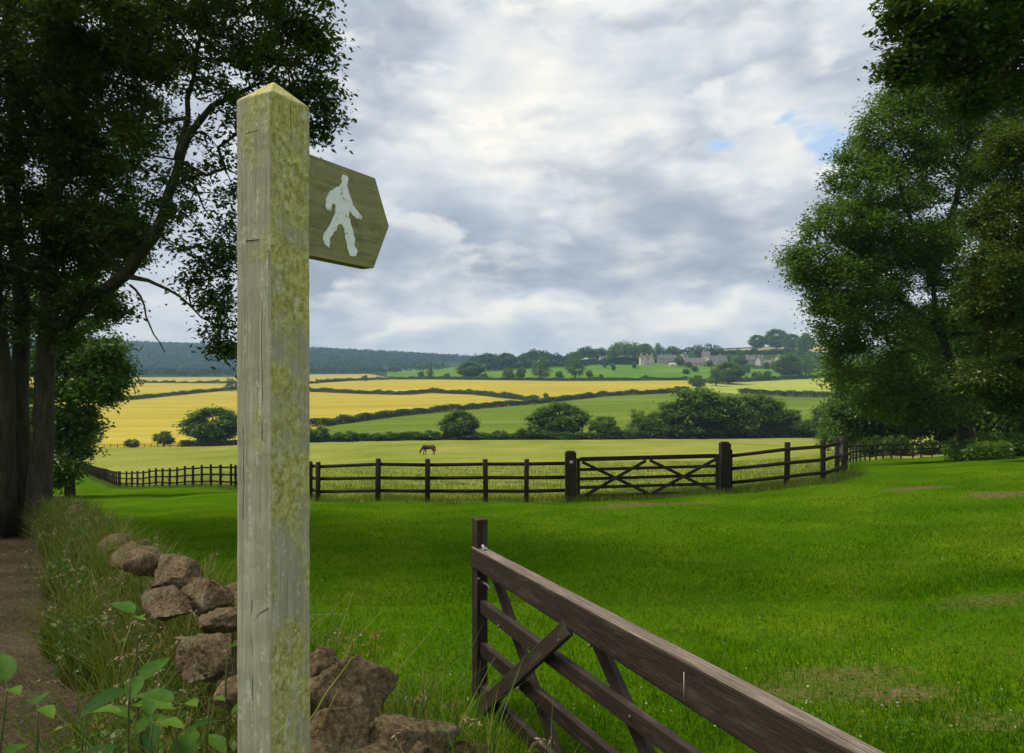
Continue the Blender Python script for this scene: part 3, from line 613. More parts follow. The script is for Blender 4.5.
W_ = [
 ('oak', 706, 440, 56, 92, 'biggest and tallest dark tree beyond the paddock, above the gate\'s hinge post', FE),
 ('oak', 764, 439.5, 48, 66, 'flat-topped spreading tree beside the biggest field-edge tree, on its village side', FE),
 ('broad', 559, 440, 38, 64, 'wide dark dome-shaped tree beyond the paddock, above the gate\'s latch post', FE),
 ('round', 603, 440, 23, 36, 'loose mid-sized tree between the dome-shaped tree and the biggest field-edge tree', FE),
 ('broad', 459, 439, 31, 40, 'dark bushy-topped tree behind the grazing horse', FE),
 ('broad', 212, 447, 40, 62, 'wide dark tree at the foot of the wheat field, half hidden by the signpost', FE),
 ('round', 163, 447, 15, 22, 'small round tree between two bushes at the foot of the wheat field', FE),
 ('tall', 94, 452, 26, 18, 'dark narrow tree under the boughs at the corner of the wheat field', FE),
 ('round', 830, 440, 34, 44, 'rounded grey-green tree beyond the fence corner', FE),
 ('tall', 640, 440, 30, 34, 'tree with a leaning top tucked against the biggest field-edge tree', FE),
 ('bush', 132, 447, 10, 15, 'lone squat bush on the fence at the foot of the wheat field', UN),
 ('shrub', 425, 440, 11, 30, 'low dark shrub beside the tree behind the horse', UN),
 ('bush', 500, 440.5, 11, 18, 'rounded bush between the horse and the dome-shaped tree', UN),
 ('bush', 752, 439.5, 13, 18, 'pale green ball-shaped bush under the flat-topped tree, first of three in a row', UN),
 ('bush', 766, 439.5, 14, 16, 'pale green ball-shaped bush under the flat-topped tree, middle one of three in a row', UN),
 ('bush', 780, 439.5, 12, 16, 'pale green ball-shaped bush under the flat-topped tree, last of three in a row', UN),
 ('bush', 733, 440.5, 7, 12, 'smallest pale bush in front of the gap between the two oldest field-edge trees', UN),
 ('shrub', 697, 440.5, 18, 44, 'broad thicket at the foot of the biggest field-edge tree', UN),
 ('shrub', 803, 440, 20, 32, 'ragged bush filling the gap before the fence corner', UN),
 ('shrub', 672, 440.5, 20, 34, 'dark thicket under the biggest tree on its gate side', UN),
 ('bush', 622, 440.5, 12, 22, 'light green bush behind the middle of the far gate', UN),
 ('shrub', 345, 441, 12, 28, 'straggling bush beyond the paddock, second from the signpost', UN),
 ('shrub', 316, 441, 18, 24, 'taller bush beyond the paddock, next to the signpost', UN),
 ('shrub', 385, 441, 10, 28, 'low spreading bush a little before the grazing horse', UN),
 ('bush', 585, 441, 9, 24, 'light bush at the foot of the dome-shaped tree on its gate side', UN),
 ('shrub', 528, 440.5, 15, 24, 'bush leaning against the dome-shaped tree', UN),
 ('shrub', 735, 440, 26, 40, 'bushy thicket filling the gap between the biggest tree and the flat-topped one', UN),
 ('round', 788, 440, 27, 36, 'lighter bushy tree on the fence-corner side of the flat-topped tree', FE),
 ('round', 655, 440, 26, 36, 'mid-green bushy tree closing the belt on the gate side of the biggest tree', FE),
 ('bush', 560, 440.8, 9, 40, 'light fringe of scrub under the dome-shaped tree', UN),
 ('shrub', 470, 440.8, 9, 30, 'light scrub at the foot of the tree behind the horse', UN),
 # parkland
 ('broad', 470, 378.5, 18, 28, 'spreading tree at the near corner of the parkland, above the wheat', PK),
 ('tall', 430, 379, 13, 10, 'narrow tree on the wheat hedge where the parkland begins', PK),
 ('round', 421, 378, 7, 8, 'tiny tree at the parkland edge by the blue wooded hills', PK),
 ('round', 447, 379, 6, 8, 'little bush-like tree on the hedge under the spreading corner tree', PK),
 ('round', 484, 379, 6, 9, 'little tree on the hedge just past the spreading corner tree', PK),
 ('round', 508, 380, 12, 14, 'pale bushy tree, one of a pair by the wheat hedge', PK),
 ('round', 521, 380, 13, 12, 'darker bushy tree, one of a pair by the wheat hedge', PK),
 ('broad', 506, 368, 16, 24, 'dark tree on the crest of the parkland above the bushy pair', PK),
 ('tall', 524, 368, 15, 16, 'upright tree on the crest of the parkland next to the dark one', PK),
 ('tall', 541, 380, 25, 24, 'tall near-black tree in the parkland, first of two matching ones', PK),
 ('tall', 575, 379, 29, 23, 'tall near-black tree in the parkland, the taller of two matching ones', PK),
 ('round', 559, 379, 8, 9, 'small tree on the hedge between the two tall near-black trees', PK),
 ('round', 589, 378, 8, 8, 'small round tree just past the taller near-black tree', PK),
 ('round', 601, 379, 5, 5, 'tiny sapling on the wheat hedge below the dense village wood', PK),
 ('round', 613, 371, 8, 6, 'slim young tree on open parkland below the dense village wood', PK),
 ('round', 605, 368, 6, 5, 'young tree on open parkland near the solitary cottage', PK),
 ('round', 634, 369, 7, 6, 'young tree on open parkland in front of the gabled manor', PK),
 ('round', 694, 372, 6, 9, 'dark rounded tree on open parkland in front of the barn roofs', PK),
 ('bush', 686, 374, 6, 8, 'light rounded tree on open parkland in front of the barn roofs', PK),
 ('round', 646, 379.5, 5, 5, 'tiny bush standing on the hedge at the top of the wheat', PK),
 ('broad', 728, 384, 23, 32, 'big rounded tree rising behind the biggest field-edge tree', PK),
 ('bush', 746, 373, 9, 9, 'young light tree on the slope under the barn roofs', PK),
 ('bush', 757, 380.5, 10, 12, 'bush of the pair at the top of the hay meadow, the lighter one', PK),
 ('round', 767, 380.5, 10, 10, 'bush of the pair at the top of the hay meadow, the darker one', PK),
 ('round', 766, 369, 7, 8, 'small dark tree on the slope in front of the end cottages', PK),
 ('round', 774, 372, 11, 9, 'dark egg-shaped tree on the slope below the cream gable', PK),
 ('broad', 790, 378, 26, 30, 'large dark tree at the corner of the hay meadow below the village', PK),
 ('tall', 806, 376, 24, 22, 'dark tree just behind the large one at the hay meadow corner', PK),
 ('tall', 716, 386, 20, 20, 'pointed tree at the end of the yellow field, by the gap in the hedge', PK),
 ('round', 696, 389, 14, 18, 'light bushy tree at the end of the yellow field hedge', PK),
 ('round', 432, 392.5, 5, 6, 'single hawthorn-sized bush on the hedge between the two nearer wheat fields', PK),
 ('round', 546, 400, 7, 7, 'single dark bush where two wheat-field hedges meet', PK),
 ('round', 365, 381, 6, 7, 'small round bush on the hedge of the upper wheat strip, the roundest', PK),
 ('round', 339, 382, 4, 4, 'tiny bush on the hedge of the upper wheat strip, the smallest', PK),
 ('tall', 317, 384, 6, 5, 'small bush on the hedge of the upper wheat strip, next to the signpost', PK),
 ('tall', 231, 391, 14, 14, 'dark tree at the top of the wheat field against the signpost edge', PK),
 # village
 ('round', 740, 365.5, 10, 15, 'light green rounded tree in front of the barn roofs\' village end', RG),
 ('tall', 729, 364, 11, 5, 'dark narrow cypress-like tree at the end of the barn roofs', RG),
 ('round', 679, 366, 10, 12, 'dark garden tree between the long stone house and the barns', RG),
 ('round', 672, 359, 13, 13, 'copper-dark tree behind the roof of the long stone house', RG),
 ('tall', 656, 363, 6, 4, 'dark clipped yew in front of the manor, the first of two', RG),
 ('tall', 662.5, 363, 6, 4, 'dark clipped yew in front of the long stone house, the second of two', RG),
 ('round', 709, 367, 7, 8, 'small garden tree standing before the middle of the barns', RG),
 ('round', 688, 367.5, 6, 9, 'low garden bush at the near corner of the first barn', RG),
 ('tall', 741, 361, 11, 8, 'upright tree behind the light green rounded one', RG),
 ('broad', 712, 357, 9, 14, 'dark tree rising over the ridge of the second barn', RG),
 ('round', 699, 357, 9, 14, 'greenish tree behind the near barn roof', RG),
 ('tall', 659, 356, 14, 14, 'dark tree showing above the manor chimneys', RG),
 ('broad', 646, 356, 13, 14, 'blue-green tree behind the manor, beside the dense village wood', RG),
 ('broad', 757, 349, 15, 18, 'outermost tree of the hilltop clump on the side of the open sky', RG),
 ('broad', 776, 349, 21, 26, 'tallest tree of the hilltop clump above the pale stubble', RG),
 ('broad', 792, 350, 17, 20, 'middle tree of the hilltop clump beside the tallest one', RG),
 ('broad', 806, 352, 20, 20, 'tree of the hilltop clump half hidden by the tall green tree', RG),
 ('tall', 803, 362, 22, 20, 'tree on the slope under the hilltop clump, beside the stubble strip', RG),
]
for k, px, py, hp, wp, lab, g in W_:
    lo = 190 if py > 430 else 300
    plant(k, px, py, hp, wp, lab, g, 'bush' if k in ('bush', 'shrub') else 'tree', None if py <= 430 else (193.4 + (px * 7 % 9) * .2 if k in ('bush', 'shrub') else 197.0 + (px * 7 % 9)), lo)
for k, px, Y, hp, wp, lab in (
 ('dense', 866, 66, 105, 80, 'dark woodland tree behind the fence corner, lowest of those past the paddock'),
 ('dense', 905, 72, 130, 90, 'taller dark woodland tree behind the ball-shaped bush'),
 ('dense', 950, 66, 150, 110, 'deep-shaded woodland tree closing the end of the fence'),
 ('dense', 1010, 60, 190, 130, 'dense dark woodland tree behind the leaning trunk'),
 ('dense', 1075, 52, 230, 150, 'dense dark woodland tree at the back of the bramble bank'),
 ('dense', 845, 78, 50, 52, 'small pale woodland tree at the outer end, beside the open fields')):
    plant(k, px, 0, hp, wp, lab, 'woodland trees past the paddock fence', 'tree', Y)
plant('bush', 897, 0, 23, 28, 'neat ball-shaped bush behind the far stretch of fence', None, 'bush', 59.5)
for px, Y, hp, wp, lab in ((968, 58, 20, 34, 'dim grey-green shrub at the end of the far stretch of fence'), (930, 60, 16, 26, 'low shrub between the ball-shaped bush and the leaning trunk'), (872, 62, 22, 26, 'low shaded shrub between the fence corner and the ball-shaped bush')):
    plant('shrub', px, 0, hp, wp, lab, 'shaded shrubs behind the fence', 'bush', Y)

# undergrowth on the bank at the foot of the trees
n = 26000
pxu = rng.uniform(925, 1120, n); Yu = rng.uniform(27, 40, n); Xu = (pxu - 512) / F * Yu
okk = (Yu > 31.5 + 2.0 * np.sin(Xu * 1.1) + np.where(pxu < 972, (972 - pxu) * .22, 0)); Xu, Yu = Xu[okk], Yu[okk]
hh = .45 + .85 * np.clip(np.array([mnoise.noise(Vector((a * .45, b * .45, 3))) for a, b in zip(Xu, Yu)]) + .4, 0, 1.2)
cu = np.stack([Xu, Yu, ground(Xu, Yu) + hh * rng.uniform(0, 1, len(Xu)) ** .6], 1)
V, Q = leaves(cu, .2, wid=.55)
tag(mk('undergrowth', V, Q, M['ash']), 'dark brambles and weeds covering the bank under the trees', 'undergrowth', kind='stuff')

# ------------------------------------------------------------------ hedges, woods
def hedge(name, label, pl, hm, wm, mat='hedge', dens=34, leaf=.6, Y=None, hv=.35, lo=300):
    p = np.array(pl, float)
    q = np.arange(p[0, 0], p[-1, 0], 1.0); yy = np.interp(q, p[:, 0], p[:, 1])
    W = np.array([G(a, inv(a, b, lo) if Y is None else Y + 2.5 * math.sin(a * .06)) for a, b in zip(q, yy)])
    for c in (0, 1):
        W[:, c] = np.convolve(np.pad(W[:, c], 4, 'edge'), np.ones(9) / 9, 'valid')
    s = np.concatenate([[0], np.cumsum(np.linalg.norm(np.diff(W[:, :2], axis=0), axis=1))])
    n = int(min(s[-1] * dens * 3.2, 110000)); t = rng.uniform(0, s[-1], n)
    X = np.interp(t, s, W[:, 0]) + rng.normal(0, wm * .4, n); Yv = np.interp(t, s, W[:, 1]) + rng.normal(0, wm * .4, n)
    ph = rng.uniform(0, 100)
    k = np.arange(0, s[-1] + 2, 1.0); nv = np.array([mnoise.noise(Vector((x * .11, ph, 0))) + .6 * mnoise.noise(Vector((x * .43, ph, 5))) for x in k])
    h = hm * (1 + hv * 1.5 * np.interp(t, k, nv))
    z = ground(X, Yv) + np.clip(h, .3, None) * rng.uniform(0, 1, n) ** .7
    V, Q = leaves(np.stack([X, Yv, z], 1), leaf, wid=.8)
    return tag(mk(name, V, Q, M[mat]), label, 'hedge', 'hedges between the fields')
hedge('field_hedge', 'long dark hedge curving between the lower wheat and the green pasture', H3[1:11], 3.2, 2.2, dens=60)
hedge('field_hedge', 'hedge dividing the two middle wheat fields', H2, 3.4, 2.2, dens=60)
hedge('field_hedge', 'hedge crossing the wheat beside the signpost towards the wooded hill', H5, 3.2, 2.5, dens=50)
hedge('field_hedge', 'thin hedge along the top of the wheat below the parkland', H1, 3.4, 2.5, dens=40, leaf=.7)
hedge('field_hedge', 'hedge between the hay meadow and the green field by the fence corner', [(738, 394), (800, 397), (860, 398.5)], 4.2, 2.5, dens=70)
hedge('field_hedge', 'broken hedge at the top of the hay meadow', [(700, 383), (740, 382), (790, 379.5), (836, 377)], 4.0, 2.5, dens=40, leaf=.7, hv=.8)
hedge('field_hedge', 'faint hedge across the top strip of wheat by the wooded hill', [(100, 384.5), (150, 383), (235, 383.5), (306, 384)], 2.6, 2, dens=30, leaf=.7, hv=.8)
hedge('field_hedge', 'uneven leafy hedge along the far edge of the paddock', [(296, 440), (500, 440), (690, 440)], 1.9, 1.6, 'bush', 190, .32, 195.5, .7)
hedge('field_hedge', 'uneven leafy hedge along the far edge of the paddock behind the corner posts', [(690, 440), (760, 440), (860, 440)], 1.9, 1.6, 'bush', 190, .32, 196, .8)
hedge('field_hedge', 'low leafy hedge under the wide tree at the foot of the wheat field', [(180, 446), (238, 446), (296, 441)], 1.7, 1.4, 'bush', 190, .32, 199, .4)
hedge('field_hedge', 'dark hedge along the skyline above the pale stubble', [(640, 349.5), (700, 349), (760, 346.5), (812, 345.5)], 7, 6, 'tree', 40, 1.6, lo=900, hv=.5)
hedge('field_hedge', 'row of dark trees and hedge between the stubble strip and the village roofs', [(716, 354.5), (745, 354.5), (800, 354)], 7, 5, 'tree', 60, 1.3, lo=800, hv=.7)

def mass(name, label, pts, per, leaf, mat):
    Vs = []
    for (c, w, h) in pts:
        n = int(per); d = rng.normal(0, 1, (n, 3)); d /= np.linalg.norm(d, axis=1)[:, None]; d[:, 2] = np.abs(d[:, 2]) - .25 * rng.uniform(0, 1, n)
        Vs.append(np.asarray(c) + [0, 0, h * .42] + d * [w * .5, w * .5, h * .58] * rng.uniform(.75, 1.02, (n, 1)))
    V, Q = leaves(np.concatenate(Vs), leaf, wid=.9, up=.2)
    return tag(mk(name, V, Q, M[mat]), label, 'woodland', kind='stuff')
pts = []
for _ in range(5200):
    px = rng.uniform(-40, 470) if rng.uniform() < .93 else rng.uniform(470, 520); Y = rng.uniform(1750, 2900)
    if px > 330 and Y < 1750 + (px - 330) * 4.2: continue
    h = rng.uniform(8, 21); pts.append((G(px, Y), rng.uniform(14, 30), h))
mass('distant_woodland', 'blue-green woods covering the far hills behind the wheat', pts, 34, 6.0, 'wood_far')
pts = []
for px in np.arange(110, 400, 3.2):                                   # wood edge at the top of the wheat
    for _ in range(3):
        Y = inv(px, 377 if px < 300 else 374.5, 600) + rng.uniform(20, 260)
        pts.append((G(px + rng.normal(0, 1.5), Y), rng.uniform(10, 16), rng.uniform(7, 15)))
for px in np.arange(392, 446, 2.6):
    Y = inv(px, 374.5, 700) + rng.uniform(60, 240); pts.append((G(px, Y), rng.uniform(14, 22), rng.uniform(14, 22)))
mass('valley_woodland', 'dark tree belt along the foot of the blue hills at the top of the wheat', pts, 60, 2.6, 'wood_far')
pts = []
for px in np.arange(476, 612, 2.6):
    for _ in range(4):
        pts.append((G(px + rng.normal(0, 2), rng.uniform(1010, 1230)), rng.uniform(13, 21), rng.uniform(11, 20) * (1 + .4 * math.sin(px * .12))))
for px in np.arange(478, 640, 1.1): pts.append((G(px, rng.uniform(945, 1000)), rng.uniform(7, 12), rng.uniform(5, 9)))
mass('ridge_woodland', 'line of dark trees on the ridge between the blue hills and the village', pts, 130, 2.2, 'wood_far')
pts = []
for px in np.arange(611, 652, 2.6):
    for _ in range(2):
        pts.append((G(px, rng.uniform(950, 1010)), rng.uniform(13, 20), (25 + 7 * math.sin((px - 606) * .075)) * rng.uniform(.85, 1.1)))
mass('village_woodland', 'dense rounded wood beside the gabled manor', pts, 260, 1.7, 'tree')
pts = [(G(px, rng.uniform(1110, 1250)), rng.uniform(12, 20), rng.uniform(10, 18)) for px in np.arange(640, 720, 4.0)]
mass('backdrop_woodland', 'dark trees behind the village roofs', pts, 130, 2.2, 'wood_far')

# ------------------------------------------------------------------ houses
def house(name, label, px, Y, wpx, wallpx, roofpx, depth, rz, wm, rm, chim=(), wins=3, gable_out=None, sink=1.0):
    b = G(px, Y); root = empty(name, b); root.rotation_euler = (0, 0, rz); tag(root, label, 'house', 'houses of the village on the hill')
    w = wpx / F * Y / 2 * 1.08; h = wallpx / F * Y * 1.08; r = roofpx / F * Y; d = depth / 2
    Vw = [(-w, -d, -sink), (w, -d, -sink), (w, d, -sink), (-w, d, -sink), (-w, -d, h), (w, -d, h), (w, d, h), (-w, d, h), (-w, 0, h + r), (w, 0, h + r)]
    me = bpy.data.meshes.new('wall'); me.from_pydata(Vw, [], [(0, 1, 5, 4), (2, 3, 7, 6), (1, 2, 6, 9, 5), (3, 0, 4, 8, 7)]); me.materials.append(wm)
    link(bpy.data.objects.new('wall', me), root)
    o_, t_ = .35, .22
    def slope(s):
        e = s * (d + o_); ze = h - o_ * r / d
        v = [(-w - o_, e, ze), (w + o_, e, ze), (w + o_, 0, h + r), (-w - o_, 0, h + r)]
        return [(x, y, z + .05) for x, y, z in v] + [(x, y, z + .05 + t_) for x, y, z in v]
    me = bpy.data.meshes.new('roof'); f = [(3, 2, 1, 0), (4, 5, 6, 7), (0, 1, 5, 4), (1, 2, 6, 5), (3, 0, 4, 7)]
    v1, v2 = slope(-1), slope(1); me.from_pydata(v1 + v2, [], f + [tuple(i + 8 for i in q[::-1]) for q in f]); me.materials.append(rm)
    ro = link(bpy.data.objects.new('roof', me), root)
    for cx in chim:
        m = MB(); m.box((cx * w, 0, h + r + .6), .5, .45, 1.3); m.box((cx * w, 0, h + r + 2.0), .2, .2, .12); m.build('chimney', wm, ro)
    for i in range(wins):
        for lev in ((.3, .75) if h > 5 else (.5,)):
            m = MB(); m.box(((-1 + 2 * (i + .5) / wins) * w * .92, -d - .01, h * lev), .5, .05, .65); m.build('window', M['window'], root)
    if gable_out:
        for gx_, gw in gable_out:
            x0 = gx_ * w; dd = d + 2.0; gh = h + r * .86
            m = bpy.data.meshes.new('wing'); vv = [(x0 - gw, -dd, -sink), (x0 + gw, -dd, -sink), (x0 + gw, -dd, h), (x0 - gw, -dd, h), (x0, -dd, gh), (x0 - gw, 0, -sink), (x0 + gw, 0, -sink), (x0 + gw, 0, h), (x0 - gw, 0, h), (x0, 0, gh)]
            m.from_pydata(vv, [], [(0, 1, 2, 4, 3), (1, 6, 7, 2), (5, 0, 3, 8)]); m.materials.append(wm); wg = link(bpy.data.objects.new('wing', m), root)
            m = bpy.data.meshes.new('wing_roof'); gw2 = gw + .3; q = [(x0 - gw2, -dd - .3, h - .15), (x0, -dd - .3, gh + .1), (x0 + gw2, -dd - .3, h - .15), (x0 - gw2, 0, h - .15), (x0, 0, gh + .1), (x0 + gw2, 0, h - .15)]
            q2 = [(x, y, z + .2) for x, y, z in q]
            m.from_pydata(q + q2, [], [(6, 7, 10, 9), (7, 8, 11, 10), (0, 1, 7, 6), (1, 2, 8, 7), (0, 3, 4, 1), (1, 4, 5, 2)]); m.materials.append(rm); link(bpy.data.objects.new('wing_roof', m), wg)
            for lev in (.3, .72):
                mm = MB(); mm.box((x0, -dd - .02, h * lev), .6, .05, .7); mm.build('window', M['window'], wg)
    return root
YV = 930
house('manor_house', 'pale gabled stone manor beside the dense village wood', 646.5, YV, 12.5, 5.2, 4.2, 9, .15, M['wall_pale'], M['roof'], (-.8, .1, .85), 3, ((-.45, 2.8), (.5, 2.6)))
house('long_house', 'long grey stone house beyond the manor, two yews before it', 667, 950, 17, 4.6, 3.8, 8, -.12, M['wall'], M['roof'], (-.6, .4), 5)
house('low_outbuilding', 'small white building in front of the long stone house', 672.5, 905, 6, 1.9, .7, 5, 0, M['render'], M['render'], (), 1)
house('stone_barn', 'long stone barn with brown roof, first of the two barns', 694, 905, 17, 2.6, 5.2, 13, -.25, M['wall'], M['roof_warm'], (), 4)
house('stone_barn', 'long stone barn with grey roof, end of the two barns beside the cypress', 716.5, 925, 18, 3.0, 5.6, 13, .22, M['wall_pale'], M['roof'], (.4,), 4, ((-.2, 2.6),))
house('solitary_cottage', 'solitary pale cottage half hidden at the end of the dense village wood', 604, 980, 8, 4.6, 3.0, 8, .25, M['wall_pale'], M['roof'], (.7,), 2)
house('stone_cottage', 'grey cottage behind the light green rounded tree', 750.5, 935, 9, 4.0, 3.8, 8, -.35, M['wall'], M['roof'], (-.7, .7), 3)
house('stone_cottage', 'pale cottage with two chimneys between the grey cottage and the cream gable', 760.5, 915, 8, 4.4, 3.6, 8, .6, M['wall_pale'], M['roof'], (-.6, .6), 3)
house('stone_cottage', 'lowest cottage of the village, with the mossy dark roof', 769, 893, 8, 3.4, 3.2, 8, -.6, M['wall'], M['roof_warm'], (.6,), 2)
house('cream_house', 'cream-walled house with its gable end to the hay meadow', 778, 925, 8, 4.6, 3.6, 8, .9, M['render'], M['roof'], (.5,), 2)
house('stone_cottage', 'small cottage with chimney behind the near barn roof', 684, 975, 6, 5.0, 3.4, 8, .6, M['wall_pale'], M['roof'], (.6,), 2)
house('stone_cottage', 'upper cottage showing its roof between the two barns', 706, 985, 7, 5.4, 3.8, 8, -.5, M['wall_pale'], M['roof_warm'], (-.6,), 2)

# ------------------------------------------------------------------ post and rail fences
def fence(name, label, line, gap, H, pw, rails, npost=None, seg=3, exact=False):
    W = xy(line); s = np.concatenate([[0], np.cumsum(np.linalg.norm(np.diff(W, axis=0), axis=1))])
    k = npost or int(s[-1] / gap) + 1; t = np.linspace(0, s[-1], k)
    X = np.interp(t, s, W[:, 0]); Y = np.interp(t, s, W[:, 1])
    # corners keep their post
    for i in range(1, len(W) - 1):
        j = int(np.argmin(np.abs(t - s[i])))
        if 0 < j < k - 1: X[j], Y[j] = W[i]
    if exact: X, Y = W[:, 0].copy(), W[:, 1].copy(); k = len(X)
    Z = ground(X, Y)
    root = empty(name, (X[0], Y[0], Z[0])); tag(root, label, 'fence')
    base = np.array([X[0], Y[0], Z[0]])
    D = np.gradient(np.stack([X, Y], 1), axis=0); D /= np.linalg.norm(D, axis=1)[:, None]
    for i in range(k):
        m = MB(); ax = [(D[i, 0], D[i, 1], 0), (-D[i, 1], D[i, 0], 0), (0, 0, 1)]
        tl = rng.normal(0, .012, 2); ax[2] = (tl[0], tl[1], 1)
        hp = H + rng.uniform(-.02, .03); w = pw * rng.uniform(.92, 1.08)
        # post box runs along its local x so the grain follows it
        m.box((0, 0, 0), (hp + .3) / 2, w / 2, w / 2 * .8)
        o = m.build('post', M['fence'], root)
        A = Matrix(((ax[2][0], ax[0][0], ax[1][0]), (ax[2][1], ax[0][1], ax[1][1]), (ax[2][2], ax[0][2], ax[1][2]))).to_4x4()
        o.matrix_local = Matrix.Translation(Vector((X[i] - base[0], Y[i] - base[1], Z[i] - base[2] + (hp - .3) / 2))) @ A
        bevel(o, .012, 1)
    side = np.stack([-D[:, 1], D[:, 0]], 1)
    for rz in rails:
        for a in range(0, k - 1, seg):
            b = min(a + seg, k - 1); idx = np.arange(a, b + 1)
            c = np.stack([X[idx], Y[idx], Z[idx] + rz], 1) - base
            c[:, :2] += side[idx] * (-(pw / 2 * .8 + .018))
            c[:, 2] += rng.normal(0, .008, len(idx))
            if a > 0: c[0, :2] += D[a] * .004
            if b < k - 1: c[-1, :2] -= D[b] * .004
            hw, hh_ = .018, .048
            sd = np.concatenate([side[idx], np.zeros((len(idx), 1))], 1)
            up = np.array([0, 0, 1.0])
            ring = np.stack([c + sd * hw + up * hh_, c - sd * hw + up * hh_, c - sd * hw - up * hh_, c + sd * hw - up * hh_], 1).reshape(-1, 3)
            n_ = len(idx); i0 = np.arange(n_ - 1)[:, None] * 4 + np.arange(4); i1 = np.arange(n_ - 1)[:, None] * 4 + (np.arange(4) + 1) % 4
            Q = np.concatenate([np.stack([i0, i1, i1 + 4, i0 + 4], -1).reshape(-1, 4), [[3, 2, 1, 0]], [[4 * n_ - 4, 4 * n_ - 3, 4 * n_ - 2, 4 * n_ - 1]]])
            mk('rail', ring, Q, M['fence'], root)
    return root
R3 = (.30, .68, 1.06)
fence('paddock_fence', 'dark three-rail wooden fence running from the gate past the signpost to the wheat field corner', LEFT_FENCE, 1.42, 1.22, .13, R3)
fence('paddock_fence', 'short dark three-rail wooden fence bending from the gate to its corner post', RIGHT_FENCE, 1.3, 1.24, .14, R3, seg=2, exact=True)
fence('paddock_fence', 'dark three-rail wooden fence stretching away behind the corner to the shady trees', BACK_FENCE, 1.42, 1.22, .11, R3)
fence('field_fence', 'low post-and-rail fence along the foot of the wheat field', [(104, 194), (170, 194), (232, 194), (292, 194)], 1.9, 1.1, .14, (.55, .98))
fence('field_fence', 'pale low post fence along the far edge of the paddock before the bushes', [(600, 193), (700, 193), (780, 193), (842, 193)], 2.0, 1.1, .13, (.95,), seg=4)

def gate_post(px, Y, H, w, label):
    b = G(px, Y); m = MB()
    bm = bmesh.new(); bmesh.ops.create_cube(bm, size=1)
    for v in bm.verts: v.co = Vector((v.co.x * (H + .4), v.co.y * w, v.co.z * w))
    bmesh.ops.bevel(bm, geom=[e for e in bm.edges if all(v.co.x > 0 for v in e.verts)], offset=.04, segments=2, affect='EDGES')
    me = bpy.data.meshes.new('gate_post'); bm.to_mesh(me); bm.free(); me.materials.append(M['fence'])
    o = link(bpy.data.objects.new('gate_post', me)); o.location = b + [0, 0, (H - .4) / 2]; o.rotation_euler = (0, -math.pi / 2, 0)
    return tag(o, label, 'post')
gp1 = gate_post(570.5, 19.1, 1.42, .30, 'thick round-topped gatepost on the latch side of the far gate, with a pale notice disc')
gp2 = gate_post(724.8, 19.5, 1.46, .27, 'thick square gatepost on the hinge side of the far gate, where the fence bends')
b = G(570.5, 19.1)
m = MB(); m.box((b[0] + .01, 19.1 - .155, b[2] + 1.12), .045, .006, .045); dsc = m.build('notice_disc', M['metal']); dsc.parent = gp1
dsc.matrix_parent_inverse = (Matrix.Translation(gp1.location) @ gp1.rotation_euler.to_matrix().to_4x4()).inverted()

def bar(mb, p0, p1, h, w, side):
    """straight board from p0 to p1, face height h, thickness w along the side vector"""
    p0, p1, side = np.array(p0, float), np.array(p1, float), np.array(side, float)
    d = p1 - p0; Ln = np.linalg.norm(d); d /= Ln; up = np.cross(side, d); up /= np.linalg.norm(up)
    mb.box((p0 + p1) / 2, Ln / 2, w / 2, h / 2, [d, side, up])
def board(name, p0, p1, h, w, side, mat, root, bev=.008, h1=None):
    """the board as an object of its own with its local x along the grain"""
    p0, p1, side = Vector(p0), Vector(p1), Vector(side)
    d = (p1 - p0); Ln = d.length; d.normalize(); up = side.cross(d); up.normalize()
    h1 = h1 or h; k = 16
    bm = bmesh.new()
    rows_ = []
    for i in range(k + 1):
        t = i / k; x = -Ln / 2 + Ln * t; hh_ = h + (h1 - h) * t
        rows_.append([bm.verts.new((x, sy * w / 2, sz * hh_ + (0 if h1 == h else (h - hh_) / 2 * 0))) for sy, sz in ((-1, -.5), (1, -.5), (1, .5), (-1, .5))])
    for i in range(k):
        for q in range(4): bm.faces.new((rows_[i][q], rows_[i][(q + 1) % 4], rows_[i + 1][(q + 1) % 4], rows_[i + 1][q]))
    bm.faces.new(rows_[0][::-1]); bm.faces.new(rows_[-1])
    bmesh.ops.recalc_face_normals(bm, faces=bm.faces)
    me = bpy.data.meshes.new(name); bm.to_mesh(me); bm.free(); me.materials.append(mat)
    o = link(bpy.data.objects.new(name, me), root)
    o.matrix_local = Matrix.Translation((p0 + p1) / 2) @ Matrix((d, side, up)).transposed().to_4x4()
    return bevel(o, bev) if bev else o

# far field gate
ga, gb = G(576.5, 19.1), G(719.5, 19.45)
root = empty('field_gate', ga); tag(root, 'closed dark five-bar field gate with two crossed braces between two thick posts', 'gate')
gl_ = np.linalg.norm((gb - ga)[:2]); gd = np.array([(gb - ga)[0], (gb - ga)[1], 0]) / gl_; sd = (-gd[1], gd[0], 0)
zl = (gb - ga)[2]
def gp_(s, z, off=0): return gd * s + np.array([0, 0, z + zl * .35 * s / gl_]) + np.array(sd) * off
board('stile', gp_(.05, .06), gp_(.05, 1.2), .09, .07, sd, M['fence'], root, .006)
board('stile', gp_(gl_ - .06, .06), gp_(gl_ - .06, 1.22), .1, .07, sd, M['fence'], root, .006)
for z, h in ((1.17, .12), (.88, .085), (.62, .085), (.38, .085), (.14, .085)):
    board('rail', gp_(.1, z), gp_(gl_ - .11, z), h, .05, sd, M['fence'], root, .006)
hf = gl_ / 2
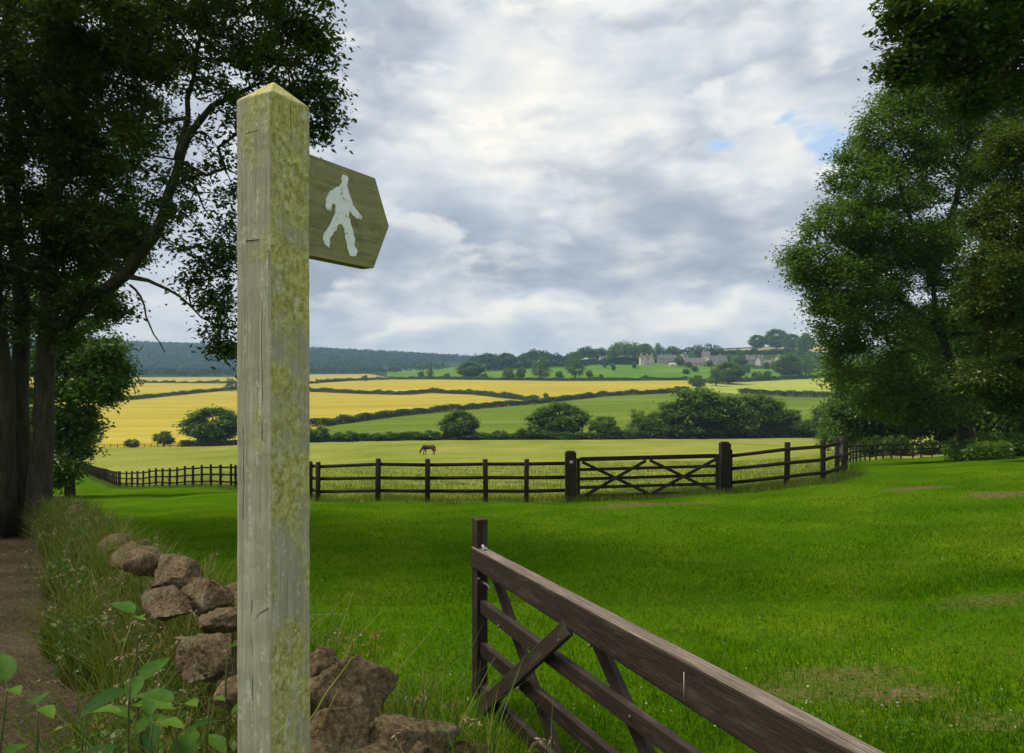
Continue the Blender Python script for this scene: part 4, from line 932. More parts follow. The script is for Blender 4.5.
for (s0, z0, s1, z1, off) in ((.15, 1.1, hf - .02, .16, -.05), (.1, .1, hf - .1, 1.1, -.087), (hf + .02, 1.1, gl_ - .15, .16, -.05), (hf + .05, .16, gl_ - .12, 1.1, -.087)):
    board('brace', gp_(s0, z0, off), gp_(s1, z1, off), .085, .035, sd, M['fence'], root, .005)
m = MB(); q = G(570.5, 19.1)
# bundle on the corner
bp = G(840, 20.6)
bm = bmesh.new()
bmesh.ops.create_icosphere(bm, subdivisions=4, radius=1)
for v in bm.verts:
    k = mnoise.noise(v.co * 2.2) * .35 + mnoise.noise(v.co * 6) * .14
    v.co = Vector((v.co.x * .11, v.co.y * .10, v.co.z * .36)) * (1 + k)
me = bpy.data.meshes.new('hanging_bundle'); bm.to_mesh(me); bm.free(); me.materials.append(M['sack'])
for p_ in me.polygons: p_.use_smooth = True
o = link(bpy.data.objects.new('hanging_bundle', me)); o.location = bp + [-.05, -.02, .80]
tag(o, 'mottled brown and whitish bundle hung on the rails beside the fence corner post', 'bundle')

# ------------------------------------------------------------------ the open gate nearby
org = np.array([-.22, 4.4, 0.0]); gdir = np.array([.463, -.889, 0.0]); gdir /= np.linalg.norm(gdir)
sv = np.array([-gdir[1], gdir[0], 0.0])          # one face; the other looks towards the lawn
front = -sv if sv @ np.array([-.3, -1, 0]) < 0 else sv   # face turned towards the camera
root = empty('open_gate', (org[0], org[1], float(ground(org[0], org[1])))); zb = root.location.z
tag(root, 'open dark-stained timber gate with pale sky-brightened top rail, beside the stones', 'gate')
def ng(s, z, off=0): return gdir * s + np.array([0, 0, EYE + z - zb]) + front * off
board('stile', ng(0.03, -2.10), ng(0.03, -.95), .085, .075, sv, M['gate'], root, .006)
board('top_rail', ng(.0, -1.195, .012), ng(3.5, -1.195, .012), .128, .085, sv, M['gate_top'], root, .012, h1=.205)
for z in (-1.50, -1.765, -2.035):
    board('rail', ng(.07, z), ng(3.5, z - .01), .085, .04, sv, M['gate'], root, .006)
for (s0, z0, s1, z1, off, h) in ((.14, -1.255, .95, -2.07, -.045, .075), (.12, -2.13, 1.16, -1.262, .045, .085), (1.24, -1.262, 2.1, -2.07, -.045, .085), (1.32, -2.1, 2.42, -1.30, .045, .085)):
    board('brace', ng(s0, z0, off), ng(s1, z1, off), h, .034, sv, M['gate'], root, .006)
m = MB(); m.box(ng(.10, -1.125, .0), .03, .012, .006, [gdir, sv, (0, 0, 1)]); m.tube([ng(.05, -1.345, .0), ng(.15, -1.345, .0), ng(.18, -1.36, .0)], [.006, .006, .005], 6); m.tube([ng(.05, -1.122, .0), ng(.10, -1.108, .01), ng(.14, -1.122, .02)], [.008, .009, .007], 6)
m.build('latch', M['metal'], root)

for s_b, z_b, off_b in ((.14, -1.30, .062), (.42, -1.50, .064), (.66, -1.765, .064), (.17, -2.04, .064), (1.10, -1.345, .064), (1.36, -1.28, .058), (.9, -1.50, .022), (1.62, -1.50, .022), (1.92, -1.765, .022)):
    m = MB(); m.tube([ng(s_b, z_b, off_b - .012), ng(s_b, z_b, off_b), ng(s_b, z_b, off_b + .004), ng(s_b, z_b, off_b + .005)], [.008, .008, .006, .0004], 10)
    m.build('bolt', M['rust'], root)
t_ = NT('pale_drip'); drip = t_.surf((.42, .38, .33), .8, .2)
m = MB(); m.box(ng(2.0, -1.205, .0553), .0022, .0006, .055, [gdir, sv, (0, 0, 1)]); m.build('drip_stain', drip, root)

# ------------------------------------------------------------------ signpost
w = .128; d1 = np.array([.494, .870, 0]); d1 /= np.linalg.norm(d1); d2 = np.array([-d1[1], d1[0], 0])
FC = np.array([-.353 * 1.69, 1.69, 0.0]); CC = FC + (d1 + d2) * w / 2
gz = float(ground(CC[0], CC[1]))
root = empty('waymarker_post', (CC[0], CC[1], gz)); root.rotation_euler = (0, 0, math.atan2(d1[1], d1[0]))   # local x along the arm
tag(root, 'tall square oak signpost with pointed cap and a walker fingerboard, greened by lichen', 'signpost')
zt = EYE + .692 - gz; za = EYE + .752 - gz; h2 = w / 2
bm = bmesh.new(); nseg = 60; ringz = np.linspace(-.25, zt, nseg); prevr = None
for i, z in enumerate(ringz):
    jit = lambda: random.gauss(0, .0006)
    lean = -.004 * (1 - i / nseg)
    r = [bm.verts.new((x * h2 + jit(), y * h2 + jit() + lean, z)) for x, y in ((-1, -1), (1, -1), (1, 1), (-1, 1))]
    if prevr:
        for q in range(4):
            f = bm.faces.new((prevr[q], prevr[(q + 1) % 4], r[(q + 1) % 4], r[q])); f.material_index = {0: 1, 1: 1, 2: 0, 3: 0}[q]
    else: bm.faces.new(r[::-1])
    prevr = r
ap = bm.verts.new((0.002, .001, za))
for q in range(4):
    f = bm.faces.new((prevr[q], prevr[(q + 1) % 4], ap)); f.material_index = 1
bmesh.ops.recalc_face_normals(bm, faces=bm.faces)
me = bpy.data.meshes.new('shaft'); bm.to_mesh(me); bm.free(); me.materials.append(M['oak_grey']); me.materials.append(M['oak_lichen'])
sh = link(bpy.data.objects.new('shaft', me), root); bevel(sh, .004, 2)
# fingerboard, in the plane of local x and z
zlo, zhi = EYE + .312 - gz, EYE + .586 - gz
out = [(h2 - .02, zlo + .012), (h2 + .002, zlo + .012), (h2 + .002, zlo), (.362, zlo - .002), (.434, EYE + .451 - gz), (.369, zhi), (h2 + .002, zhi), (h2 + .002, zhi - .012), (h2 - .02, zhi - .012)]
def plate(name, outline, y0, y1, mat, parent, bev=.0):
    bm = bmesh.new(); n = len(outline)
    a = [bm.verts.new((x, y0, z)) for x, z in outline]; b_ = [bm.verts.new((x, y1, z)) for x, z in outline]
    bm.faces.new(a); bm.faces.new(b_[::-1])
    for i in range(n): bm.faces.new((a[i], b_[i], b_[(i + 1) % n], a[(i + 1) % n]))
    bmesh.ops.recalc_face_normals(bm, faces=bm.faces); bmesh.ops.triangulate(bm, faces=[f for f in bm.faces if len(f.verts) > 4])
    me = bpy.data.meshes.new(name); bm.to_mesh(me); bm.free(); me.materials.append(mat)
    return link(bpy.data.objects.new(name, me), parent)
fb = plate('fingerboard', out, -.023, .023, M['board'], root)
WK = [(215, 70), (240, 80), (250, 110), (240, 150), (252, 190), (262, 225), (285, 290), (310, 335), (355, 385), (350, 412), (310, 400), (275, 365), (262, 345), (255, 375), (268, 430), (290, 500), (300, 575), (298, 610), (322, 650), (310, 685), (268, 688),
      (250, 640), (240, 590), (228, 520), (212, 465), (195, 440), (175, 455), (150, 500), (120, 535), (112, 570), (108, 625), (85, 605), (62, 565), (65, 530), (90, 490), (125, 425), (150, 370), (155, 320), (150, 290), (130, 292), (122, 345), (95, 340),
      (80, 305), (90, 240), (112, 200), (150, 175), (190, 150), (205, 130), (198, 100)]
FO = CC - d2 * .0245
wk = []
for x, y in WK:
    px, py = 315 + x / 7.536, 165 + y / 7.53; r_ = (px - 512) / F
    u = (r_ * FO[1] - FO[0]) / (d1[0] - d1[1] * r_); Yp = FO[1] + d1[1] * u
    wk.append((u, EYE + (HZ - py) / F * Yp - gz))
wk2 = []
for i in range(len(wk)):
    a, b_ = np.array(wk[i]), np.array(wk[(i + 1) % len(wk)])
    for t in (0, .33, .66): wk2.append(tuple(a + (b_ - a) * t + (rng.normal(0, .0013, 2) if t else 0)))
plate('walking_figure', wk2, -.0245, -.0232, M['white'], fb)
# dowels and a drying crack on the lichened face, dents round the through tenon
for (px, py, r_) in ((290, 163, .009), (287, 210, .007)):
    rr = (px - 512) / F; fo = FC; u = (rr * fo[1] - fo[0]) / (d1[0] - d1[1] * rr); Yp = fo[1] + d1[1] * u
    m = MB(); x = u - h2; z = EYE + (HZ - py) / F * Yp - gz
    m.tube([(x, -h2 + .004, z), (x, -h2 - .0025, z), (x, -h2 - .003, z)], [r_, r_ * .93, .0005], 12); m.build('dowel', M['oak_lichen'], root, False)
t_ = NT('dark_crack'); crack = t_.surf((.035, .028, .012), .95, .1)
def crackline(pts, y, mat, wd, name, xface=False):
    m = MB(); a = []
    pts = np.array(pts)
    for i in range(len(pts) - 1):
        p0, p1 = pts[i], pts[i + 1]
        if xface: m.frusta([(-h2 - .0002, p0[0], p0[1])], [(-h2 - .0002, p1[0], p1[1])], [wd], [wd], 4)
        else: m.frusta([(p0[0], -h2 - .0002, p0[1])], [(p1[0], -h2 - .0002, p1[1])], [wd], [wd], 4)
    o = m.build(name, mat, root); return o
def onface(px, py):
    rr = (px - 512) / F; u = (rr * FC[1] - FC[0]) / (d1[0] - d1[1] * rr); return (u - h2, EYE + (HZ - py) / F * (FC[1] + d1[1] * u) - gz)
crackline([onface(*p) for p in ((291, 101), (290.5, 115), (291, 130), (289.6, 145), (289.8, 156))], 0, crack, .0009, 'crack')
def onleft(px, py):
    rr = (px - 512) / F; u = (rr * FC[1] - FC[0]) / (d2[0] - d2[1] * rr); return (u - h2, EYE + (HZ - py) / F * (FC[1] + d2[1] * u) - gz)
for a, b_ in (((246, 133.5), (259, 130)), ((246, 241), (259, 239.5))):
    crackline([onleft(*a), onleft(*b_)], 0, crack, .0012, 'tenon_joint', True)
for pts in (((252, 600), (251, 630), (253, 660), (252, 700)), ((262, 300), (261.5, 350), (262.5, 400), (262, 440)), ((243, 420), (243.5, 470), (243, 520))):
    crackline([onleft(*p) for p in pts], 0, crack, .0006, 'crack', True)
crackline([onleft(*p) for p in ((268.5, 248), (269, 270), (268.6, 300), (269.2, 328))], 0, drip, .0012, 'pale_streak', True)
crackline([onleft(*p) for p in ((254, 622), (260, 613), (268, 608))], 0, crack, .0009, 'knot_crack', True)

# ------------------------------------------------------------------ dry stone wall
wroot = empty('dry_stone_wall', (wallx(3), 3, float(ground(wallx(3), 3)))); tag(wroot, 'tumbledown dry stone wall of brown boulders running from the signpost to the big dark tree', 'wall')
wb = np.array(wroot.location)
def stone(c, r, rot, seed, sub=4, cut=13, rough=1.0, parent=wroot, name='stone'):
    rs = np.random.default_rng(seed); bm = bmesh.new()
    bmesh.ops.create_icosphere(bm, subdivisions=sub, radius=1)
    planes = [(Vector(rs.normal(0, 1, 3)).normalized(), rs.uniform(.42, .80)) for _ in range(cut)]
    off = Vector(rs.uniform(-50, 50, 3))
    for v in bm.verts:
        p = v.co.copy()
        for nrm, dd in planes:
            e = p.dot(nrm) - dd
            if e > 0: p -= nrm * e * .985
        s = max(abs(p.x), abs(p.y), abs(p.z))
        q = 1 + rough * (.12 * mnoise.noise(p * 1.6 + off) + .07 * mnoise.noise(p * 4.5 + off) + .045 * mnoise.noise(p * 11 + off) + .025 * mnoise.noise(p * 24 + off))
        v.co = Vector((p.x * r[0], p.y * r[1], p.z * r[2])) * q
    me = bpy.data.meshes.new(name); bm.to_mesh(me); bm.free(); me.materials.append(M['stone'])
    for p_ in me.polygons: p_.use_smooth = True
    o = link(bpy.data.objects.new(name, me), parent); o.location = np.asarray(c) - wb; o.rotation_euler = rot
    return o
wang = math.atan2(1, -.785)
# large fallen copings by the signpost
stone(P(344, 692, 2.35), (.22, .14, .20), (.15, .35, .5), 11, 5, 13)
stone(P(316, 675, 2.5), (.12, .14, .12), (.2, .1, 1.2), 12, 5)
stone(P(398, 742, 2.15), (.20, .16, .14), (.1, -.18, .3), 13, 5, 13)
stone(P(345, 735, 2.05), (.11, .10, .09), (.5, .2, .2), 14, 5)
stone(P(468, 762, 2.3), (.14, .11, .09), (0, .1, .6), 15, 5)
stone(P(300, 752, 1.98), (.13, .14, .10), (.2, .1, .9), 16, 4)
stone(P(366, 775, 1.95), (.16, .14, .10), (.2, .1, .9), 24, 4)
stone(P(212, 655, 2.75), (.20, .13, .09), (.15, -.25, wang - .3), 17, 5, 13)
stone(P(226, 622, 3.15), (.19, .15, .10), (.1, .3, wang), 18, 5, 13)
stone(P(205, 597, 3.6), (.25, .16, .12), (.25, .1, wang), 19, 5, 13)
stone(P(178, 578, 4.1), (.28, .18, .11), (.1, -.1, wang + .2), 20, 5, 13)
stone(P(166, 608, 3.5), (.20, .16, .10), (.2, .1, wang), 21, 4)
stone(P(150, 560, 4.8), (.25, .18, .12), (.1, .2, wang), 22, 4)
stone(P(258, 700, 2.5), (.16, .16, .14), (.1, .2, .4), 23, 4)
k = 0; Yw = 1.9
while Yw < 13.5:
    Xw = wallx(Yw); gzw = float(ground(Xw, Yw)); sz = rng.uniform(.16, .28) * (1 if Yw < 6 else 1.3)
    ncourse = 3 if Yw < 7 else 2
    Hw = .62 + .1 * math.sin(Yw * 2.1)
    for cz in range(ncourse):
        if Yw < 5.0 and cz == 2: continue
        hgt = Hw / ncourse
        stone((Xw + rng.normal(0, .06), Yw + rng.normal(0, .05), gzw + hgt * (cz + .5)), (sz * rng.uniform(.8, 1.2), rng.uniform(.18, .26), hgt * .62), (rng.normal(0, .12), rng.normal(0, .12), wang + rng.normal(0, .25)), 100 + k, 3 if Yw > 5 else 4); k += 1
    Yw += sz * 1.28 * .787

for i in range(34):
    y = 2.0 + 4.6 * (i / 34) ** 1.2 + rng.normal(0, .05); x = wallx(y) + float(np.clip(rng.normal(-.02, .12), -.16, .16)); r_ = rng.uniform(.07, .15)
    stone((x, y, float(ground(x, y)) + .62 + rng.uniform(-.22, .08)), (r_ * 1.35, r_, r_ * rng.uniform(.5, .8)), (rng.normal(0, .3), rng.normal(0, .3), wang + rng.normal(0, .5)), 400 + i, 4)
ys = np.arange(1.5, 14.2, .06); us = np.linspace(-1, 1, 17)
dn = np.array([.785, 1.0]); dn /= np.linalg.norm(dn); nv_ = np.array([dn[0] * -1, 0]);
CV = []
for y in ys:
    x0 = wallx(y)
    for u in us:
        x = x0 + u * .42 + .05 * mnoise.noise(Vector((y * 2.1, u * 2, 3)))
        g0 = float(ground(x, y)); hgt = .56 * (1 - abs(u) ** 2.6) * (1 + .28 * mnoise.noise(Vector((y * .9, 0, 8))))
        CV.append((x, y, g0 - .03 + hgt + .07 * mnoise.noise(Vector((x * 4.5, y * 4.5, 1))) + .035 * mnoise.noise(Vector((x * 13, y * 13, 2)))))
nu = len(us); a, b = np.meshgrid(np.arange(len(ys) - 1), np.arange(nu - 1), indexing='ij')
mk('earth_core', np.array(CV) - wb, np.stack([a * nu + b, a * nu + b + 1, (a + 1) * nu + b + 1, (a + 1) * nu + b], -1).reshape(-1, 4), M['earth'], wroot, True)

# ------------------------------------------------------------------ grasses
def blades(P0, H, W, bend, segs=2, lean=None):
    n = len(P0); a = rng.uniform(0, 2 * np.pi, n); s = np.stack([np.cos(a), np.sin(a), np.zeros(n)], 1)
    bd = rng.uniform(0, 2 * np.pi, n) if lean is None else lean + rng.normal(0, .8, n)
    b = np.stack([np.cos(bd), np.sin(bd), np.zeros(n)], 1) * (bend * H * rng.uniform(.2, 1.4, n))[:, None]
    up = np.array([0, 0, 1.0])
    H_, W_2 = H[:, None], W[:, None]
    if segs == 1:
        V = np.stack([P0 - s * W_2, P0 + s * W_2, P0 + up * H_ + b], 1).reshape(-1, 3)
        return V, [np.arange(3 * n).reshape(-1, 3)]
    V = np.stack([P0 - s * W_2, P0 + s * W_2, P0 + up * H_ * .6 + b * .32 + s * W_2 * .8, P0 + up * H_ * .6 + b * .32 - s * W_2 * .8, P0 + up * H_ + b], 1).reshape(-1, 3)
    i = np.arange(n)[:, None] * 5
    return V, [i + np.array([[0, 1, 2, 3]]), i + np.array([[3, 2, 4]])]
def merge(parts):
    Vs, qs, ts, o = [], [], [], 0
    for V, Fs in parts:
        for f in Fs: (qs if f.shape[1] == 4 else ts).append(f + o)
        Vs.append(V); o += len(V)
    out_ = []
    if qs: out_.append(np.concatenate(qs))
    if ts: out_.append(np.concatenate(ts))
    return np.concatenate(Vs), out_
def clump(X, Y, s=1.3, z=0): return np.array([mnoise.noise(Vector((a * s, b_ * s, z))) for a, b_ in zip(X, Y)])
def barev(X, Y):
    v = np.zeros(len(X))
    for x0, y0, sx, sy, a in BARE: v += a * np.exp(-(((X - x0) / sx) ** 2 + ((Y - y0) / sy) ** 2))
    return v
def scatter(n, py0, py1, pw_, px0=-30, px1=1400):
    py = py0 + (py1 - py0) * rng.uniform(0, 1, n) ** pw_; px = rng.uniform(px0, px1, n)
    Y = 1127 / (py - 443.8); return (px - 512) / F * Y, Y
parts = []
X, Y = scatter(146000, 545, 800, 1.1)
ok = (X > wallx(Y) + .12) & (barev(X, Y) < .9 * rng.uniform(.2, 1, len(X))); X, Y = X[ok], Y[ok]; c = clump(X, Y, 2.2) + .5 * clump(X, Y, .7, 8)
H = .036 * (1 + .9 * np.clip(c, -.6, 1)) * rng.uniform(.6, 1.5, len(X)); H += np.where((X > -.9) & (X < .6) & (Y < 4.6), .035, 0) * rng.uniform(0, 1, len(X))
parts.append(blades(np.stack([X, Y, ground(X, Y)], 1), H, np.full(len(X), .0021) * rng.uniform(.7, 1.4, len(X)), .7, 2))
X, Y = scatter(146000, 503, 605, 1.25)
ok = (X > wallx(Y) + .12) & (Y < 21) & ~inpoly(X, Y, PAD) & (barev(X, Y) < .9 * rng.uniform(.2, 1, len(X))); X, Y = X[ok], Y[ok]; c = clump(X, Y, 1.3)
H = .036 * (1 + .8 * np.clip(c, -.6, 1)) * np.clip((24 - Y) / 10, .4, 1) * rng.uniform(.6, 1.5, len(X))
parts.append(blades(np.stack([X, Y, ground(X, Y)], 1), H, .0011 * Y ** .6 * rng.uniform(.7, 1.4, len(X)), .6, 1))
V, Fs = merge(parts)
tag(mk('grass', V, Fs, M['blade']), 'short vivid green grass of the mown lawn between wall and fence', 'grass', kind='stuff')
X, Y = scatter(12000, 520, 790, 1.1); ok = (X > wallx(Y) + .3) & (clump(X, Y, 1.1, 21) > .12); X, Y = X[ok], Y[ok]
V, Q = leaves(np.stack([X, Y, ground(X, Y) + rng.uniform(.015, .06, len(X))], 1), rng.uniform(.014, .034, len(X)), droop=0, wid=.75, up=1.6)
tag(mk('clover', V, Q, M['clover']), 'patches of clover and small lawn weeds through the mown grass', 'clover', kind='stuff')
X, Y = scatter(860, 520, 790, 1.0); ok = (X > wallx(Y) + .3) & (clump(X, Y, .8, 31) > .05); X, Y = X[ok], Y[ok]
V, Q = leaves(np.stack([X, Y, ground(X, Y) + rng.uniform(.04, .075, len(X))], 1), rng.uniform(.012, .02, len(X)), droop=0, wid=.9, up=2)
tag(mk('lawn_flower_specks', V, Q, M['petal']), 'tiny whitish flower heads scattered through the lawn', 'flowers', kind='stuff')
# longer grass at the foot of the fences and in the paddock
parts = []
for line, n in ((LEFT_FENCE, 26000), ([(568, 19.2), (728, 19.6)], 9000), (RIGHT_FENCE, 8000)):
    W = xy(line); s = np.concatenate([[0], np.cumsum(np.linalg.norm(np.diff(W, axis=0), axis=1))]); t = rng.uniform(0, s[-1], n)
    X = np.interp(t, s, W[:, 0]) + rng.normal(0, .3, n); Y = np.interp(t, s, W[:, 1]) + rng.normal(.1, .35, n)
    H = rng.uniform(.08, .26, n) * (1 + .6 * clump(X, Y, .8)); parts.append(blades(np.stack([X, Y, ground(X, Y)], 1), H, np.full(n, .007), .5, 1))
n = 60000; pxr = rng.uniform(60, 900, n); Y = 19.8 + 45 * rng.uniform(0, 1, n) ** 1.8; X = (pxr - 512) / F * Y
ok = inpoly(X, Y, PAD); X, Y = X[ok], Y[ok]; c = clump(X, Y, .45)
parts.append(blades(np.stack([X, Y, ground(X, Y)], 1), rng.uniform(.08, .2, len(X)) * (1 + .8 * c), .0045 + .0002 * Y, .5, 1))
V, Fs = merge(parts)
tag(mk('rough_grass', V, Fs, M['rough']), 'longer yellowing pasture grass at the fence foot and over the paddock', 'grass', kind='stuff')
# tall weeds along the wall
def weedpos(n, edge=1.0):
    Y = 1.75 + 11 * rng.uniform(0, 1, n) ** 1.5; wd = np.clip(.86 - (Y - 3.6) * .075, .22, 1.0) * (1 + .28 * np.sin(Y * 2.7) + .15 * np.sin(Y * 7.1))
    return wallx(Y) + .2 - (.2 + wd * edge) * rng.uniform(0, 1, n) ** .85, Y
X, Y = weedpos(30000); c = clump(X, Y, 1.7, 4); ok = c > -.42; X, Y, c = X[ok], Y[ok], c[ok]
H = np.clip((.28 + .30 * c) * rng.uniform(.4, 1.5, len(X)), .05, .7)
p1 = blades(np.stack([X, Y, ground(X, Y)], 1), H, .0013 + .0006 * Y * rng.uniform(.4, 1.1, len(X)), .75, 2)
X, Y = weedpos(5200); H = rng.uniform(.35, .85, len(X))
p3 = blades(np.stack([X, Y, ground(X, Y)], 1), H, np.full(len(X), .0032), .6, 2)
X, Y = weedpos(9000, 1.1); c = clump(X, Y, 2.6, 9); ok = c > 0; X, Y = X[ok], Y[ok]
V_, Q_ = leaves(np.stack([X, Y, ground(X, Y) + .42 * rng.uniform(0, 1, len(X)) ** .8], 1), rng.uniform(.03, .075, len(X)), droop=.1, wid=.5)
n = 8000; Y = 2.2 + 10 * rng.uniform(0, 1, n) ** 1.3; X = wallx(Y) + rng.uniform(-.35, .33, n); c = clump(X, Y, 2.2, 11); ok = c > -.2; X, Y = X[ok], Y[ok]
p2 = blades(np.stack([X, Y, ground(X, Y) + rng.uniform(.3, .58, len(X))], 1), rng.uniform(.1, .34, len(X)), .0016 + .0003 * Y, .8, 2)
V, Fs = merge([p1, p3, p2, (V_, [Q_])])
tag(mk('tall_grass', V, Fs, M['weed']), 'tall tangled grass and weeds growing along the path side of the wall', 'grass', kind='stuff')
X, Y = weedpos(15000, 1.0); c = clump(X, Y, 1.5, 13); ok = (c > -.05) & (Y < 9); X, Y, c = X[ok], Y[ok], c[ok]
V, Q = leaves(np.stack([X, Y, ground(X, Y) + (.12 + .42 * np.clip(c + .3, 0, 1)) * rng.uniform(.1, 1, len(X)) ** .7], 1), rng.uniform(.03, .085, len(X)), droop=.15, wid=.5)
tag(mk('verge_undergrowth', V, Q, M['bush']), 'leafy green weeds filling the verge between the path and the wall', 'undergrowth', kind='stuff')
# seed heads: thin dry stalks ending in a drooping feathery tip
mb = MB(); cs = []
for _ in range(190):
    Y = 2.2 + 7 * random.random() ** 1.4; X = wallx(Y) - random.uniform(-.2, .9); z = float(ground(X, Y)); h = random.uniform(.45, .85); a = random.uniform(0, 6.28); d = np.array([math.cos(a), math.sin(a), 0]) * random.uniform(.1, .3)
    pth = [np.array([X, Y, z]), np.array([X, Y, z + h * .5]) + d * .2, np.array([X, Y, z + h * .85]) + d * .6, np.array([X, Y, z + h]) + d, np.array([X, Y, z + h * .98]) + d * 1.4]
    mb.tube(pth, [.0022, .002, .0016, .0012, .0006], 4)
    for t in np.linspace(0, 1, 14): cs.append(pth[3] + (pth[4] - pth[3]) * t * 1.3 + np.random.normal(0, .006, 3))
V, Q = leaves(np.array(cs), .022, wid=.3, droop=.3); mb.add(V, Q)
tag(mb.build('seeding_grass', M['straw']), 'dry straw-coloured seeding grass stalks nodding above the wall', 'grass', kind='stuff')
# straw litter over the path
n = 14000; Y = 2.6 + 11 * rng.uniform(0, 1, n) ** 1.5; X = wallx(Y) - .7 - rng.uniform(0, 3.6, n)
a = rng.uniform(0, 6.28, n); dr = np.stack([np.cos(a), np.sin(a), rng.normal(.12, .15, n)], 1)
V, Q = leaves(np.stack([X, Y, ground(X, Y) + rng.uniform(.004, .03, n)], 1), rng.uniform(.03, .10, n), dr, wid=.07)
tag(mk('straw_litter', V, Q, M['litter']), 'dead grass and straw littering the brown path beside the wall', 'litter', kind='stuff')

# ------------------------------------------------------------------ broad-leaved plants by the signpost
def broad_plant(top, foot, nl, size, label, seed, bendx=0.03):
    rs = np.random.default_rng(seed); foot = np.array(foot, float); root = empty('leafy_plant', foot); tag(root, label, 'plant', 'broad-leaved plants beside the signpost')
    top = np.array(top, float) - foot
    path = wobble([(0, 0, 0), top * .35 + [bendx, 0, 0], top * .7 + [-bendx, .01, 0], top], 9, .004)
    m = MB(); m.tube(path, np.linspace(.006, .0025, 9), 6)
    Vs, Fs, o_ = [], [], 0
    k = 9
    nl += 2
    for i in range(nl):
        t = .30 + .70 * (i // 2 + 1) / ((nl + 1) // 2); p = path[min(8, int(t * 8))] if t < 1 else path[-1]
        az = i * math.pi + (i // 2) * 1.4 + rs.normal(0, .35); Ln = size * rs.uniform(.62, 1.3) * (1.2 - .55 * t); wd = Ln * rs.uniform(.22, .30); el = rs.uniform(-.1, .65)
        d = np.array([math.cos(az) * math.cos(el), math.sin(az) * math.cos(el), math.sin(el)]); s_ = np.cross(d, [0, 0, 1]); s_ /= np.linalg.norm(s_); nn = np.cross(s_, d)
        st = p + d * .025; m.tube([p, st], [.002, .0016], 4)
        G_ = []
        for q in range(k + 1):
            u = q / k; c = st + d * Ln * u + nn * (-.22 * Ln * u * u) ; ww = wd * math.sin(math.pi * min(1, u ** .8)) ** .8 if 0 < u < 1 else 0.0004
            wav = .06 * wd * math.sin(u * 15 + i)
            G_ += [c - s_ * ww + nn * (.35 * ww + wav), c - s_ * ww * .5 + nn * .12 * ww, c, c + s_ * ww * .5 + nn * .12 * ww, c + s_ * ww + nn * (.35 * ww - wav)]
        a_, b_ = np.meshgrid(np.arange(k), np.arange(4), indexing='ij'); f = np.stack([a_ * 5 + b_, a_ * 5 + b_ + 1, (a_ + 1) * 5 + b_ + 1, (a_ + 1) * 5 + b_], -1).reshape(-1, 4)
        Vs.append(np.array(G_)); Fs.append(f + o_); o_ += len(G_)
    m.build('stem', M['stem'], root, True); mk('foliage', np.concatenate(Vs), np.concatenate(Fs), M['broad'], root, True)
    return root
def bp_(px, pyt, Y, dx=.0, **k):
    t = P(px, pyt, Y); f = t.copy(); f[0] += dx; f[2] = float(ground(f[0], Y)); return t, f
broad_plant(*bp_(136, 618, 2.35, .05), 8, .17, 'tallest broad-leaved seedling, upright stem in the tall grass', 31)
broad_plant(*bp_(130, 672, 2.1, .02), 9, .17, 'leafy seedling with paired leaves in front of the tallest one', 32)
broad_plant(*bp_(180, 705, 2.0, .04), 8, .16, 'seedling with the big flat pointed leaf midway to the signpost', 33)
broad_plant(*bp_(152, 722, 1.9, -.03), 8, .14, 'short pale-tipped seedling low between its neighbours', 34)
broad_plant(*bp_(208, 700, 2.1, .02), 7, .12, 'small light green seedling closest to the signpost base', 35)
broad_plant(*bp_(226, 650, 2.15, .05), 7, .14, 'seedling whose leaf tips show from behind the signpost', 36)
broad_plant(*bp_(40, 705, 1.95, -.04), 8, .20, 'large dark-leaved seedling at the brown path edge', 37)
broad_plant(*bp_(5, 690, 2.0, -.02), 8, .16, 'shaded seedling out on the path, farthest from the signpost', 38)
broad_plant(*bp_(85, 715, 2.0, .0), 7, .13, 'low seedling between the dark-leaved one and the tall grass', 39)
# rusty dock in seed beyond the stones
for (px, py, Y, lab, sd_) in ((376, 640, 3.1, 'taller rusty dock seedhead standing in the lawn behind the stones', 1), (352, 655, 2.75, 'shorter rusty dock seedhead leaning over the big stone', 2)):
    t = P(px, py, Y); ft = t.copy(); ft[0] -= .03; ft[2] = float(ground(ft[0], Y)); root = empty('dock_plant', ft); tag(root, lab, 'plant', 'dock plants behind the stones')
    m = MB(); tp = t - ft + [0, 0, .06]; m.tube(wobble([(0, 0, 0), tp * .5 + [.01, 0, 0], tp], 6, .004), np.linspace(.004, .0015, 6), 5)
    cs = []
    for _ in range(11):
        e = tp * rng.uniform(.84, 1.0) ; tip = e + rng.normal(0, 1, 3) * [.05, .04, .035]; m.tube([e, tip], [.0012, .0007], 4)
        for u in np.linspace(.3, 1.1, 12): cs.append(e + (tip - e) * u + rng.normal(0, .004, 3))
    m.build('stem', M['dockseed'], root); V, Q = leaves(np.array(cs), .011, wid=.7); mk('seed_head', V, Q, M['dockseed'], root)
# long arching grass stems by the stones
m = MB()
for p in ([P(298, 740, 1.95), P(318, 705, 2.0), P(345, 668, 2.1), P(355, 655, 2.15)], [P(300, 765, 1.95), P(322, 722, 2.0), P(340, 690, 2.05)]):
    m.tube(wobble(p, 8, .002), np.linspace(.004, .002, 8), 5)
o = m.build('dry_stem', M['weed']); tag(o, 'pale yellow-green dry stems arching over the stones beside the signpost', 'stem')

